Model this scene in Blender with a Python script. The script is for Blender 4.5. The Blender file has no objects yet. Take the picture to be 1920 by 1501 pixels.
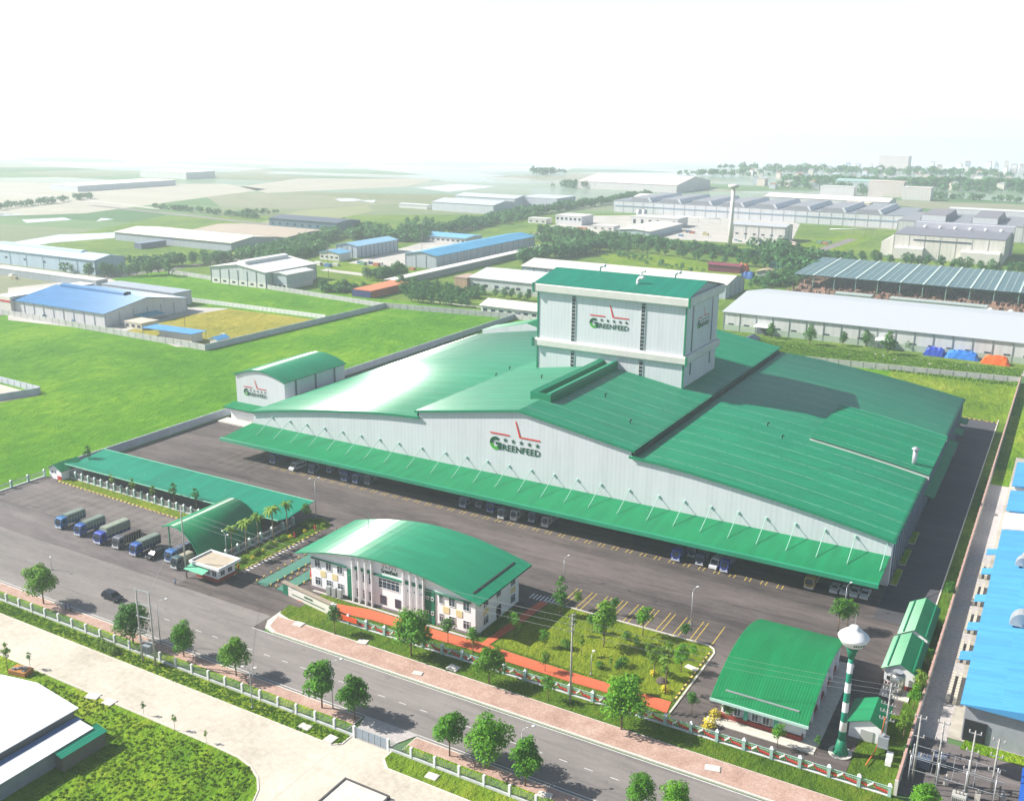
import bpy, math, random
from mathutils import Vector, Matrix
random.seed(7)
R = math.radians
SC = bpy.context.scene
# ---------------------------------------------------------------- camera, sky, sun, exposure
YAW, PITCH, ROLL, FPX, H = -0.51515478, 0.27914619, 0.01083313, 1859.03, 100.0
_f = Vector((math.sin(YAW)*math.cos(PITCH), math.cos(YAW)*math.cos(PITCH), -math.sin(PITCH)))
_r = Vector((math.cos(YAW), -math.sin(YAW), 0)); _u = _r.cross(_f)
_R = math.cos(ROLL)*_r + math.sin(ROLL)*_u; _U = -math.sin(ROLL)*_r + math.cos(ROLL)*_u
cd = bpy.data.cameras.new('camera'); cam = bpy.data.objects.new('camera', cd); SC.collection.objects.link(cam)
cd.sensor_width = 36; cd.lens = FPX/1920*36; cd.clip_start = 1; cd.clip_end = 30000
cam.matrix_world = Matrix(((_R.x, _U.x, -_f.x, 0), (_R.y, _U.y, -_f.y, 0), (_R.z, _U.z, -_f.z, H), (0, 0, 0, 1)))
SC.camera = cam
def G(px, py, z=0.0):                       # survey helper: where a sight line meets the level z
    d = _R*((px-960)/FPX) + _U*(-(py-750.5)/FPX) + _f
    t = (z-H)/d.z
    return (d.x*t, d.y*t)
def HZ(X, Y, py):                           # height at (X,Y) seen at picture row py
    a = Vector((X, Y, -H)); k = (750.5-py)/FPX
    # U.(a+z e) = k * f.(a+z e)
    return (k*_f.dot(a) - _U.dot(a))/(_U.z - k*_f.z)
SUN_EL, SUN_AZ = R(38), math.atan2(-0.94, -0.342)   # azimuth from +Y, clockwise
w = bpy.data.worlds.new('World'); SC.world = w; w.use_nodes = True
nt = w.node_tree; sky = nt.nodes.new('ShaderNodeTexSky'); sky.sky_type = 'NISHITA'; sky.sun_disc = False
sky.sun_elevation = SUN_EL; sky.sun_rotation = SUN_AZ; sky.air_density = 1.0; sky.dust_density = 1.5; sky.ozone_density = 1.0; sky.altitude = 0
# the air near the horizon is white with humidity
tc = nt.nodes.new('ShaderNodeTexCoord'); sx_ = nt.nodes.new('ShaderNodeSeparateXYZ'); nt.links.new(tc.outputs['Generated'], sx_.inputs[0])
mr = nt.nodes.new('ShaderNodeMapRange'); mr.interpolation_type = 'SMOOTHSTEP'; mr.inputs['From Min'].default_value = .03; mr.inputs['From Max'].default_value = .24; mr.inputs['To Min'].default_value = 1; mr.inputs['To Max'].default_value = 0
nt.links.new(sx_.outputs[2], mr.inputs['Value'])
mx = nt.nodes.new('ShaderNodeMix'); mx.data_type = 'RGBA'; nt.links.new(mr.outputs[0], mx.inputs[0]); nt.links.new(sky.outputs[0], mx.inputs[6]); mx.inputs[7].default_value = (9.6, 10.0, 10.6, 1)
nt.links.new(mx.outputs[2], nt.nodes['Background'].inputs[0]); nt.nodes['Background'].inputs[1].default_value = 0.066
sd = bpy.data.lights.new('sun', 'SUN'); sun = bpy.data.objects.new('sun', sd); SC.collection.objects.link(sun)
sd.energy = 5.0; sd.angle = R(0.5); sd.color = (1, 0.95, 0.86)
sv = Vector((math.sin(SUN_AZ)*math.cos(SUN_EL), math.cos(SUN_AZ)*math.cos(SUN_EL), math.sin(SUN_EL)))
sun.rotation_euler = sv.to_track_quat('Z', 'Y').to_euler()
SC.view_settings.view_transform = 'Standard'; SC.view_settings.look = 'None'; SC.view_settings.exposure = 0.92; SC.view_settings.gamma = 1
SC.render.engine = 'CYCLES'
SC.cycles.max_bounces = 7; SC.cycles.diffuse_bounces = 3; SC.cycles.glossy_bounces = 2; SC.cycles.volume_bounces = 6; SC.cycles.transparent_max_bounces = 6
SC.cycles.caustics_reflective = False; SC.cycles.caustics_refractive = False

# ---------------------------------------------------------------- mesh helpers
class MB:
    def __init__(s): s.v = []; s.f = []; s.m = []; s.sm = []; s.T = None
    def _a(s, p):
        if s.T is not None: p = s.T @ Vector(p)
        s.v.append(tuple(p)); return len(s.v)-1
    def face(s, pts, m=0, sm=False):
        s.f.append([s._a(p) for p in pts]); s.m.append(m); s.sm.append(sm); return s
    def box(s, x0, x1, y0, y1, z0, z1, m=0, mt=None, bottom=True):
        i = [s._a(p) for p in ((x0,y0,z0),(x1,y0,z0),(x1,y1,z0),(x0,y1,z0),(x0,y0,z1),(x1,y0,z1),(x1,y1,z1),(x0,y1,z1))]
        for k, q in enumerate(((4,5,6,7),(0,1,5,4),(1,2,6,5),(2,3,7,6),(3,0,4,7),(3,2,1,0))):
            if k == 5 and not bottom: continue
            s.f.append([i[j] for j in q]); s.m.append(mt if (k == 0 and mt is not None) else m); s.sm.append(False)
        return s
    def prism(s, poly, z0, z1, m=0, mt=None):
        n = len(poly); b = [s._a((x,y,z0)) for x,y in poly]; t = [s._a((x,y,z1)) for x,y in poly]
        s.f.append(t); s.m.append(m if mt is None else mt); s.sm.append(False)
        s.f.append(b[::-1]); s.m.append(m); s.sm.append(False)
        for k in range(n):
            j = (k+1) % n; s.f.append([b[k], b[j], t[j], t[k]]); s.m.append(m); s.sm.append(False)
        return s
    def exx(s, prof, a0, a1, axis='x', m=0, closed=True, caps=True, sm=False):   # profile (u,z) swept along axis
        g = (lambda a,u,z: (a,u,z)) if axis == 'x' else (lambda a,u,z: (u,a,z))
        A = [s._a(g(a0,u,z)) for u,z in prof]; B = [s._a(g(a1,u,z)) for u,z in prof]; n = len(prof)
        for k in range(n if closed else n-1):
            j = (k+1) % n; s.f.append([A[k], A[j], B[j], B[k]]); s.m.append(m); s.sm.append(sm)
        if caps and closed:
            s.f.append(A[::-1]); s.f.append(B); s.m += [m, m]; s.sm += [False, False]
        return s
    def shell(s, prof, a0, a1, th, axis='x', m=0, sm=True):                      # open curve -> thick roof sheet
        s.exx(list(prof)+[(u, z-th) for u, z in reversed(prof)], a0, a1, axis, m, True, True, False)
        if sm:
            n = len(prof); k0 = len(s.f)-2-2*n
            for k in range(n-1): s.sm[k0+k] = True
        return s
    def tube(s, p, q, r, n=6, r2=None, m=0, caps=True):
        p, q = Vector(p), Vector(q); r2 = r if r2 is None else r2; d = (q-p)
        if d.length < 1e-6: return s
        d.normalize(); a = d.orthogonal().normalized(); b = d.cross(a)
        A = [s._a(p+(a*math.cos(2*math.pi*k/n)+b*math.sin(2*math.pi*k/n))*r) for k in range(n)]
        B = [s._a(q+(a*math.cos(2*math.pi*k/n)+b*math.sin(2*math.pi*k/n))*r2) for k in range(n)]
        for k in range(n):
            j = (k+1) % n; s.f.append([A[k], A[j], B[j], B[k]]); s.m.append(m); s.sm.append(n > 5)
        if caps: s.f.append(A[::-1]); s.f.append(B); s.m += [m, m]; s.sm += [False, False]
        return s
    def path(s, pts, r, n=6, m=0):
        for a, b in zip(pts, pts[1:]): s.tube(a, b, r, n, m=m)
        return s
    def lathe(s, prof, c=(0,0,0), n=20, m=0, smooth=True):
        rings = [[s._a((c[0]+r*math.cos(2*math.pi*k/n), c[1]+r*math.sin(2*math.pi*k/n), c[2]+z)) for k in range(n)] for r, z in prof]
        for A, B in zip(rings, rings[1:]):
            for k in range(n):
                j = (k+1) % n; s.f.append([A[k], A[j], B[j], B[k]]); s.m.append(m); s.sm.append(smooth)
        s.f.append(rings[0][::-1]); s.f.append(rings[-1]); s.m += [m, m]; s.sm += [False, False]
        return s
    def build(s, name, mats, parent=None):
        me = bpy.data.meshes.new(name); me.from_pydata(s.v, [], s.f)
        for x in (mats if isinstance(mats, (list, tuple)) else [mats]): me.materials.append(x)
        me.polygons.foreach_set('material_index', s.m); me.polygons.foreach_set('use_smooth', s.sm); me.update()
        o = bpy.data.objects.new(name, me); SC.collection.objects.link(o)
        if parent is not None: o.parent = parent
        return o
def tag(o, label=None, cat=None, group=None, kind=None):
    if label: o['label'] = label
    if cat: o['category'] = cat
    if group: o['group'] = group
    if kind: o['kind'] = kind
    return o
def thing(name, label, cat, loc=(0,0,0), rz=0, group=None):
    o = bpy.data.objects.new(name, None); SC.collection.objects.link(o); o.empty_display_size = .5
    o.location = loc; o.rotation_euler = (0, 0, rz); return tag(o, label, cat, group)
KIDS = {}
def dup(root, loc, rz=0, label=None, group=None, s=1.0):
    def cp(o, par):
        c = o.copy(); SC.collection.objects.link(c)
        if par is not None: c.parent = par
        for ch in o.children: cp(ch, c)
        return c
    c = cp(root, None); c.location = loc; c.rotation_euler = (0, 0, rz); c.scale = (s, s, s)
    if label: c['label'] = label
    if group: c['group'] = group
    return c
# ---------------------------------------------------------------- materials
def lin(c):
    if isinstance(c, str):
        c = [int(c[i:i+2], 16)/255 for i in (0, 2, 4)]
        return tuple(x/12.92 if x < .04045 else ((x+.055)/1.055)**2.4 for x in c)
    return tuple(c)
class NT:
    def __init__(s, name):
        s.m = bpy.data.materials.new(name); s.m.use_nodes = True; s.t = s.m.node_tree; s.b = s.t.nodes['Principled BSDF']; s.pos = None
    def n(s, typ, **k):
        x = s.t.nodes.new('ShaderNode'+typ)
        for a, v in k.items(): setattr(x, a, v)
        return x
    def l(s, a, b): s.t.links.new(a, b)
    def P(s):
        if s.pos is None: s.pos = s.n('NewGeometry').outputs['Position']
        return s.pos
    def math(s, op, a, b=None, c=None):
        x = s.n('Math', operation=op)
        for i, v in enumerate((a, b, c)):
            if v is None: continue
            if isinstance(v, (int, float)): x.inputs[i].default_value = v
            else: s.l(v, x.inputs[i])
        return x.outputs[0]
    def noise(s, scale, detail=3, rough=.55, vec=None, sx=None):
        v = vec or s.P()
        if sx is not None:
            mp = s.n('Mapping'); mp.inputs['Scale'].default_value = sx; s.l(v, mp.inputs[0]); v = mp.outputs[0]
        x = s.n('TexNoise'); x.inputs['Scale'].default_value = scale; x.inputs['Detail'].default_value = detail; x.inputs['Roughness'].default_value = rough
        s.l(v, x.inputs['Vector']); return x.outputs['Fac']
    def ramp(s, fac, stops):
        x = s.n('ValToRGB'); e = x.color_ramp.elements
        while len(e) < len(stops): e.new(.5)
        for q, (p, c) in zip(e, stops):
            q.position = p; c = lin(c) if not isinstance(c, (int, float)) else (c, c, c); q.color = (*c[:3], 1)
        s.l(fac, x.inputs[0]); return x.outputs[0]
    def mix(s, fac, a, b, typ='MIX'):
        x = s.n('Mix', data_type='RGBA', blend_type=typ)
        for i, v in ((0, fac), (6, a), (7, b)):
            if isinstance(v, (int, float)): x.inputs[i].default_value = v
            elif isinstance(v, (tuple, str)): x.inputs[i].default_value = (*lin(v)[:3], 1)
            else: s.l(v, x.inputs[i])
        return x.outputs[2]
    def stripe(s, axis, period, width, offset=0.0):
        sp = s.n('SeparateXYZ'); s.l(s.P(), sp.inputs[0]); v = sp.outputs[axis]
        v = s.math('FRACT', s.math('DIVIDE', s.math('ADD', v, offset+10000.0*period), period))
        return s.math('LESS_THAN', v, width/period)
    def bump(s, h, dist=.05, strength=.5):
        x = s.n('Bump'); x.inputs['Distance'].default_value = dist; x.inputs['Strength'].default_value = strength
        s.l(h, x.inputs['Height']); s.l(x.outputs[0], s.b.inputs['Normal'])
    def out(s, col, rough=.8, spec=.3, metal=0):
        if isinstance(col, (tuple, str)): s.b.inputs['Base Color'].default_value = (*lin(col)[:3], 1)
        else: s.l(col, s.b.inputs['Base Color'])
        s.b.inputs['Roughness'].default_value = rough; s.b.inputs['Specular IOR Level'].default_value = spec; s.b.inputs['Metallic'].default_value = metal
        return s.m
def plain(name, c, rough=.7, var=.14, vs=.7, spec=.3, metal=0):
    t = NT(name); c = lin(c)
    f = t.noise(vs, 4, .6)
    col = t.mix(f, tuple(x*(1-var*1.6) for x in c), tuple(min(1, x*(1+var*1.6)) for x in c))
    return t.out(col, rough, spec, metal)
MAT = {}
def PL(name, *a, **k):
    if name not in MAT: MAT[name] = plain(name, *a, **k)
    return MAT[name]
def ribbed(name, c, axis, period=1.0, amt=.10, rough=.55, spec=.4, var=.07, soil=.15):
    """sheet-metal cladding: fine ribs, faint stains"""
    t = NT(name); c = lin(c)
    sp = t.n('SeparateXYZ'); t.l(t.P(), sp.inputs[0])
    w_ = t.math('SINE', t.math('MULTIPLY', sp.outputs[axis], 2*math.pi/period))
    k = t.math('MULTIPLY_ADD', w_, amt*.5, 1-amt*.5)
    n2 = t.noise(.05, 3); n3 = t.noise(.5, 4, .6, sx=(1, 1, .15))
    k = t.math('MULTIPLY', k, t.math('MULTIPLY_ADD', n2, var*2, 1-var)); k = t.math('MULTIPLY', k, t.math('MULTIPLY_ADD', n3, soil*2, 1-soil))
    col = t.mix(1.0, c, t.ramp(k, [(0, 0.0), (1, 1.0)]), 'MULTIPLY')
    return t.out(col, rough, spec)
# grass, asphalt, roads
def grass_mat(name, a, b, c, s1=.02, s2=.25, s3=1.6):
    t = NT(name)
    n1 = t.noise(s1, 6, .65); n2 = t.noise(s2, 5, .7, sx=(1, .55, 1)); n3 = t.noise(s3, 4, .8)
    v = t.math('ADD', t.math('MULTIPLY', n1, .45), t.math('ADD', t.math('MULTIPLY', n2, .30), t.math('MULTIPLY', n3, .25)))
    col = t.ramp(v, [(.36, a), (.50, b), (.64, c)])
    bs = t.noise(.055, 4, .7); col = t.mix(t.math('MULTIPLY', t.math('MAXIMUM', t.math('MULTIPLY_ADD', bs, 8.0, -5.4), 0.0), .35), col, (.26,.22,.10))
    t.bump(t.math('ADD', n3, t.math('MULTIPLY', n2, 3.0)), .7, 1.0)
    return t.out(col, .95, .1)
M_mead = grass_mat('meadow_grass', (.035,.16,.004), (.095,.26,.006), (.24,.40,.018))
M_lawn = grass_mat('lawn_grass', (.04,.10,.010), (.10,.19,.014), (.22,.27,.03), .05, .5, 2.2)
M_garden = grass_mat('garden_grass', (.10,.17,.012), (.20,.28,.018), (.34,.38,.03), .08, .7, 2.5)
M_weeds = grass_mat('weedy_grass', (.06,.14,.010), (.16,.26,.016), (.32,.36,.04), .03, .3, 1.5)
M_rough = grass_mat('rough_grass', (.05,.15,.008), (.15,.27,.012), (.38,.40,.04), .06, .22, 1.0)
M_dry = grass_mat('dry_grass', (.17,.19,.02), (.33,.30,.04), (.42,.36,.07), .03, .3, 1.5)
t = NT('far_fields')
vo = t.n('TexVoronoi'); vo.inputs['Scale'].default_value = .0042; mp = t.n('Mapping'); mp.inputs['Scale'].default_value = (1, 1.9, 1); mp.inputs['Rotation'].default_value = (0, 0, .25)
t.l(t.P(), mp.inputs[0]); t.l(mp.outputs[0], vo.inputs['Vector']); sc_ = t.n('SeparateColor'); t.l(vo.outputs['Color'], sc_.inputs[0])
colf = t.ramp(sc_.outputs[0], [(0, (.07,.14,.06)), (.35, (.12,.20,.09)), (.6, (.17,.24,.12)), (.8, (.26,.24,.17)), (.92, (.34,.30,.24))])
nz = t.noise(.03, 5, .65); colf = t.mix(t.math('MULTIPLY', nz, .7), colf, (.05,.13,.03)); 
# white haze painted into the far ground: paler and glossier with distance
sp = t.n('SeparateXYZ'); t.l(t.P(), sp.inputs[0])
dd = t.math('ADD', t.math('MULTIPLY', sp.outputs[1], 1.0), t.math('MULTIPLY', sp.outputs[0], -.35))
haze_f = t.math('ADD', t.math('DIVIDE', t.math('SUBTRACT', dd, 1300.0), 1100.0), t.math('MULTIPLY', t.math('SUBTRACT', sc_.outputs[1], .5), .7))
mr = t.n('Clamp'); t.l(haze_f, mr.inputs[0]); haze_f = mr.outputs[0]
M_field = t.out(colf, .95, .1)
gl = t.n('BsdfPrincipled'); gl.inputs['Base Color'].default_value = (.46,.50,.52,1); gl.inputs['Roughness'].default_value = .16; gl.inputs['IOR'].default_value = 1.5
ms = t.n('MixShader'); t.l(haze_f, ms.inputs[0]); t.l(t.b.outputs[0], ms.inputs[1]); t.l(gl.outputs[0], ms.inputs[2]); t.l(ms.outputs[0], t.t.nodes['Material Output'].inputs['Surface'])
def asphalt(name, a, b, streak=.5):
    t = NT(name)
    n1 = t.noise(.06, 6, .68, sx=(.22, 1.6, 1)); n2 = t.noise(.35, 5, .75, sx=(.35, 1.2, 1)); n3 = t.noise(5, 3, .7)
    v = t.math('ADD', t.math('MULTIPLY', n1, .5), t.math('ADD', t.math('MULTIPLY', n2, .3), t.math('MULTIPLY', n3, .2)))
    tk = t.noise(1.0, 3, .6, sx=(.018, 1.1, 1)); tk2 = t.noise(.08, 2, .5); v = t.math('SUBTRACT', v, t.math('MULTIPLY', t.math('MULTIPLY', t.math('GREATER_THAN', tk, .60), tk2), .10))   # wheel tracks
    sp2 = t.noise(.45, 2, .5); v = t.math('SUBTRACT', v, t.math('MULTIPLY', t.math('GREATER_THAN', sp2, .70), .06))
    return t.out(t.ramp(v, [(.38, a), (.60, b)]), .85, .25)
M_yard = asphalt('yard_asphalt', (.044,.037,.037), (.150,.126,.120))
M_lot = asphalt('lot_asphalt', (.075,.066,.068), (.195,.172,.168))
M_road = asphalt('road_asphalt', (.145,.132,.128), (.245,.222,.212))
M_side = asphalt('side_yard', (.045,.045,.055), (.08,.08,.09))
t = NT('pale_concrete'); n1 = t.noise(.07, 5, .65); n2 = t.noise(.9, 5, .75)
cc = t.ramp(t.math('ADD', t.math('MULTIPLY', n1, .55), t.math('MULTIPLY', n2, .45)), [(.33, (.34,.30,.25)), (.5, (.48,.44,.37)), (.68, (.58,.54,.48))])
j = t.stripe(0, 15.0, .10, 4.0); cc = t.mix(t.math('MULTIPLY', j, .45), cc, (.25,.22,.18)); M_conc = t.out(cc, .85, .2)
t = NT('sidewalk_brick'); n1 = t.noise(.25, 4, .6); n2 = t.noise(2.5, 4, .8)
cb = t.ramp(t.math('ADD', t.math('MULTIPLY', n1, .5), t.math('MULTIPLY', n2, .5)), [(.3, (.32,.20,.16)), (.5, (.50,.34,.28)), (.7, (.62,.48,.42))])
br = t.n('TexBrick'); br.inputs['Scale'].default_value = 1.6; br.inputs['Color1'].default_value = (1,1,1,1); br.inputs['Color2'].default_value = (.78,.76,.76,1); br.inputs['Mortar'].default_value = (.55,.52,.5,1)
t.l(t.P(), br.inputs['Vector']); cb = t.mix(1.0, cb, br.outputs[0], 'MULTIPLY'); M_brick = t.out(cb, .9, .15)
M_orange = PL('orange_paving', (.52,.12,.055), .85, .16, 1.5)
M_kerb = PL('kerb_concrete', (.55,.52,.47), .85, .2, 1.2)
M_mark = PL('road_paint_white', (.62,.62,.62), .7, .18, 2.5)
M_marky = PL('road_paint_yellow', (.62,.46,.07), .7, .22, 2.5)
M_tan = PL('road_paint_worn', (.36,.31,.24), .8, .25, 1.5)
M_dirt = PL('bare_dirt', (.33,.25,.17), .95, .3, .4)
M_gravel = PL('pale_gravel', (.40,.37,.36), .95, .3, 1.5)
M_white = PL('white_paint', (.74,.75,.76), .6, .06, .4)
M_cream = PL('cream_wall', (.62,.60,.55), .8, .12, .3)
M_wallc = PL('boundary_concrete', (.46,.46,.46), .9, .22, .35)
M_glass = NT('window_glass').out((.03,.05,.08), .15, .5)
M_dark = PL('dark_recess', (.02,.022,.026), .8, .2)
M_gtrim = PL('green_trim', (.005,.20,.10), .5, .08)
M_steel = PL('galvanised_steel', (.42,.44,.46), .4, .15, 1.0, .5, .4)
M_red = PL('red_paint', (.50,.045,.04), .6, .15)
def green_roof(name, base, axis=1, period=7.6, off=0.0, rib=.5, line=(.26,.40,.34), lw=.32, rough=.36, sheen=.10):
    t = NT(name); base = lin(base)
    n1 = t.noise(.03, 4, .6); n2 = t.noise(.6, 5, .7, sx=(.2, 1, .2) if axis == 1 else (1, .2, .2)); n3 = t.noise(9, 2, .6)
    k = t.math('ADD', t.math('MULTIPLY', n1, .30), t.math('ADD', t.math('MULTIPLY', n2, .35), t.math('MULTIPLY', n3, .2)))
    col = t.mix(1.0, base, t.ramp(k, [(.25, .62), (.5, .95), (.6, 1.0)]), 'MULTIPLY')
    sq = t.n('SeparateXYZ'); t.l(t.P(), sq.inputs[0]); wn = t.n('TexWhiteNoise', noise_dimensions='2D'); cq = t.n('CombineXYZ')
    t.l(t.math('FLOOR', t.math('MULTIPLY', sq.outputs[axis], .9)), cq.inputs[0]); t.l(t.math('FLOOR', t.math('MULTIPLY', sq.outputs[1-axis], .085)), cq.inputs[1]); t.l(cq.outputs[0], wn.inputs['Vector'])
    col = t.mix(1.0, col, t.ramp(wn.outputs['Value'], [(0, .86), (1, 1.0)]), 'MULTIPLY')   # sheet to sheet shade
    fd = t.noise(.02, 3, .6); col = t.mix(t.math('MULTIPLY', fd, .05), col, (.08,.26,.18))  # weathered paint
    if period:
        dash = t.math('GREATER_THAN', t.noise(.9, 2, .6), .44)
        st = t.math('MULTIPLY', t.stripe(axis, period, lw, off), t.math('MULTIPLY_ADD', dash, .40, .12))
        col = t.mix(st, col, line)
    if rib:
        sp = t.n('SeparateXYZ'); t.l(t.P(), sp.inputs[0])
        s_ = t.math('SINE', t.math('MULTIPLY', sp.outputs[axis], 2*math.pi/rib))
        t.bump(s_, rib*.03, 1.0)
    t.out(col, .6, .1)
    # painted sheet: sheen spreads across the ribs
    g = t.n('BsdfAnisotropic'); g.distribution = 'GGX'; g.inputs['Color'].default_value = (.95,1,.97,1); g.inputs['Roughness'].default_value = rough+.14; g.inputs['Anisotropy'].default_value = .9
    cx = t.n('CombineXYZ'); cx.inputs[0 if axis == 1 else 1].default_value = 1; t.l(cx.outputs[0], g.inputs['Tangent'])
    ms = t.n('MixShader'); ms.inputs[0].default_value = sheen
    t.l(t.b.outputs[0], ms.inputs[1]); t.l(g.outputs[0], ms.inputs[2]); t.l(ms.outputs[0], t.t.nodes['Material Output'].inputs['Surface'])
    return t.m
GREEN = (.001, .25, .115)
M_roof = green_roof('green_roof_sheet', GREEN, sheen=.14)
M_roof_small = green_roof('green_roof_tile', (.004,.24,.09), period=0, rib=.45, rough=.45, sheen=.045)
M_roof_x = green_roof('green_roof_ribs_across', (.004,.24,.09), axis=0, period=0, rib=.45, rough=.45, sheen=.04)
M_roof_teal = green_roof('teal_roof_sheet', (.008,.26,.16), axis=0, period=0, rib=.5, rough=.45, sheen=.05)
M_clad = ribbed('white_cladding', (.60,.62,.65), 0, 1.2, .06, soil=.16)
M_cladY = ribbed('white_cladding_side', (.66,.68,.71), 1, 1.2, .05, soil=.06)
M_band = PL('cream_band', (.60,.59,.55), .6, .12, .3)

# ---------------------------------------------------------------- ground
def rect(name, x0, x1, y0, y1, z, m, kind='structure'):
    o = MB().face([(x0,y0,z),(x1,y0,z),(x1,y1,z),(x0,y1,z)]).build(name, m); return tag(o, kind=kind)
def poly(name, pts, z, m, kind='structure', th=0):
    if th: o = MB().prism(pts, z-th, z).build(name, m)
    else: o = MB().face([(x,y,z) for x,y in pts]).build(name, m)
    return tag(o, kind=kind)
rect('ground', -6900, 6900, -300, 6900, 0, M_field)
rect('meadow', -520, -12.5, 142, 446, .03, M_mead)
poly('meadow', [(-1100,60),(-246,60),(-246,300),(-330,302),(-1100,302)], .035, M_mead)
poly('field', [G(-60,640),G(60,585),G(640,690),G(760,560),(-255,452),(-246,440),(-246,300)], .04, M_mead)
M_water = NT('pale_water').out((.45,.5,.55), .15, .6)
# compound surfaces
rect('yard', -245, -15.3, 165.5, 374, .06, M_yard)
rect('truck_lot', -246, -162, 118, 165.5, .065, M_lot)
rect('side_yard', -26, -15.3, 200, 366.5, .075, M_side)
rect('entrance_road', -162, -131.5, 130, 184, .07, M_yard)
rect('compound_lawn', -131.5, -12.4, 133, 171.4, .05, M_lawn)
rect('yard', -49.8, -20, 144.5, 184, .085, M_yard)
rect('side_lawn', -15.3, -12.6, 144, 374, .09, M_lawn)
rect('back_lawn', -60, -12.6, 368, 445, .10, M_weeds)
# road
rect('road', -330, 60, 117.6, 131.2, .10, M_road)
rect('road', -330, -134, 131.2, 136.5, .098, M_road)
for (y, n) in ((118.1, 'near'), (130.9, 'far')):
    tag(MB().face([(-134 if n == 'far' else -330, y, .115), (60, y, .115), (60, y+.14, .115), (-134 if n == 'far' else -330, y+.14, .115)]).build('road_marking', M_mark), kind='structure')
b = MB()
for i in range(46):
    x = -152 + i*4.55
    b.face([(x,124.4,.115),(x+1.5,124.4,.115),(x+1.5,124.53,.115),(x,124.53,.115)])
tag(b.build('road_marking', M_mark), kind='structure')
# far pavement, with the rounded corner at the gate
crn = [(-133.6,138.9),(-133.2,134.6),(-131.6,132.2),(-129,131.5)]
poly('pavement', crn+[(60,131.5),(60,138.9)], .24, M_kerb, th=.25)
poly('pavement', [(-132.6,137.0),(-131.2,133.2),(-128.6,131.9),(60,131.9),(60,137.1)], .262, M_brick)
poly('verge_lawn', [(-133.2,138.2),(-130,137.3),(60,137.1),(60,141.9),(-134,142)], .28, M_lawn)
# near pavement and verge
def nearside(x0, x1):
    poly('pavement', [(x0,112.7),(x1,112.7),(x1,117.5),(x0,117.5)], .22, M_kerb, th=.25)
    rect('pavement', x0+.15, x1-.15, 114.9, 117.25, .242, M_brick)
    rect('verge_lawn', x0+.15, x1-.15, 112.8, 114.9, .25, M_rough)
nearside(-330, -95.4)
nearside(-84.2, 60)
poly('driveway', [(-95.4,118.2),(-94.2,114.4),(-92.8,112.2),(-86.4,112.2),(-86,114.6),(-84.2,118.2)], .13, M_gravel)
# concrete lot in front
poly('concrete_lot', [(-330,98.6),(-112,98.6),(-106,98.4),(-102.5,97.6),(-99.6,96.1),(-97.4,93.9),(-96.1,91.3),(-95.6,88),(-95.6,60),(60,60),(60,112.2),(-330,112.2)], .08, M_conc)
rect('rough_grass', -330, -90, 40, 99.2, .06, M_rough)
def strip(x0, x1, y0, y1):
    poly('grass_strip', [(x0,y0),(x1-1.5,y0),(x1,y0+1.2),(x1,y1),(x0,y1)], .20, M_kerb, th=.2)
    poly('grass_strip', [(x0+.25,y0+.25),(x1-1.6,y0+.25),(x1-.3,y0+1.3),(x1-.3,y1),(x0+.25,y1)], .225, M_weeds)
strip(-330, -93.6, 108.6, 112.2)
poly('grass_strip', [(-84.5,108.9),(-83.6,108.2),(60,108.2),(60,112.2),(-85.6,112.2),(-85.6,110)], .20, M_kerb, th=.2)
poly('grass_strip', [(-84.2,109.2),(-83.4,108.5),(60,108.5),(60,112.2),(-85.3,112.2),(-85.3,110.2)], .225, M_weeds)
# kerb line between grass and concrete
b = MB(); ed = [(-330,98.9),(-112,98.8),(-106,98.6),(-102.5,97.8),(-99.6,96.3),(-97.4,94.1),(-96.1,91.5),(-95.6,88.2),(-95.6,60)]
for (x0,y0),(x1,y1) in zip(ed, ed[1:]):
    d = Vector((x1-x0,y1-y0)).normalized(); nn = (-d.y*.18, d.x*.18)
    b.prism([(x0,y0),(x1,y1),(x1+nn[0],y1+nn[1]),(x0+nn[0],y0+nn[1])], .05, .17)
tag(b.build('kerb', M_kerb), kind='structure')
# parking bays
def lines(name, segs, wd, z, m):
    b = MB()
    for (x0,y0,x1,y1) in segs:
        d = Vector((x1-x0,y1-y0)).normalized()*wd/2
        b.face([(x0+d.y,y0-d.x,z),(x1+d.y,y1-d.x,z),(x1-d.y,y1+d.x,z),(x0-d.y,y0+d.x,z)])
    return tag(b.build(name, m), kind='structure')
sg = []
for i in range(9):
    for o in (0, 1.05):
        x = -84.9+i*3.62+o
        sg.append((x, 171.9, x, 180.3))
sg.append((-51.5, 171.2, -51.5, 180.4))
lines('parking_marking', sg, .13, .095, M_marky)
lines('parking_marking', [(x+o, 203.2, x+o, 205.2) for x in [-196+i*3.63 for i in range(42)] for o in (0, 1.1)], .14, .095, M_marky)
lines('parking_marking', [(x, 197, x, 211) for x in (-214,-210.4,-206.8,-203.2,-199.6)], .10, .095, M_tan)
lines('parking_marking', [(x+o, 148, x+o, 164) for x in [-237+i*3.62 for i in range(18)] for o in (0,1.0)], .11, .095, M_tan)
lines('crossing_marking', [(-155.3+i*.02, y, -153.2, y) for i, y in enumerate([149+1.15*k for k in range(18)])], .45, .095, M_mark)
lines('crossing_marking', [(-92.0+i*.85, 171.0, -92.0+i*.85, 173.4) for i in range(9)], .36, .095, M_mark)
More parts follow.
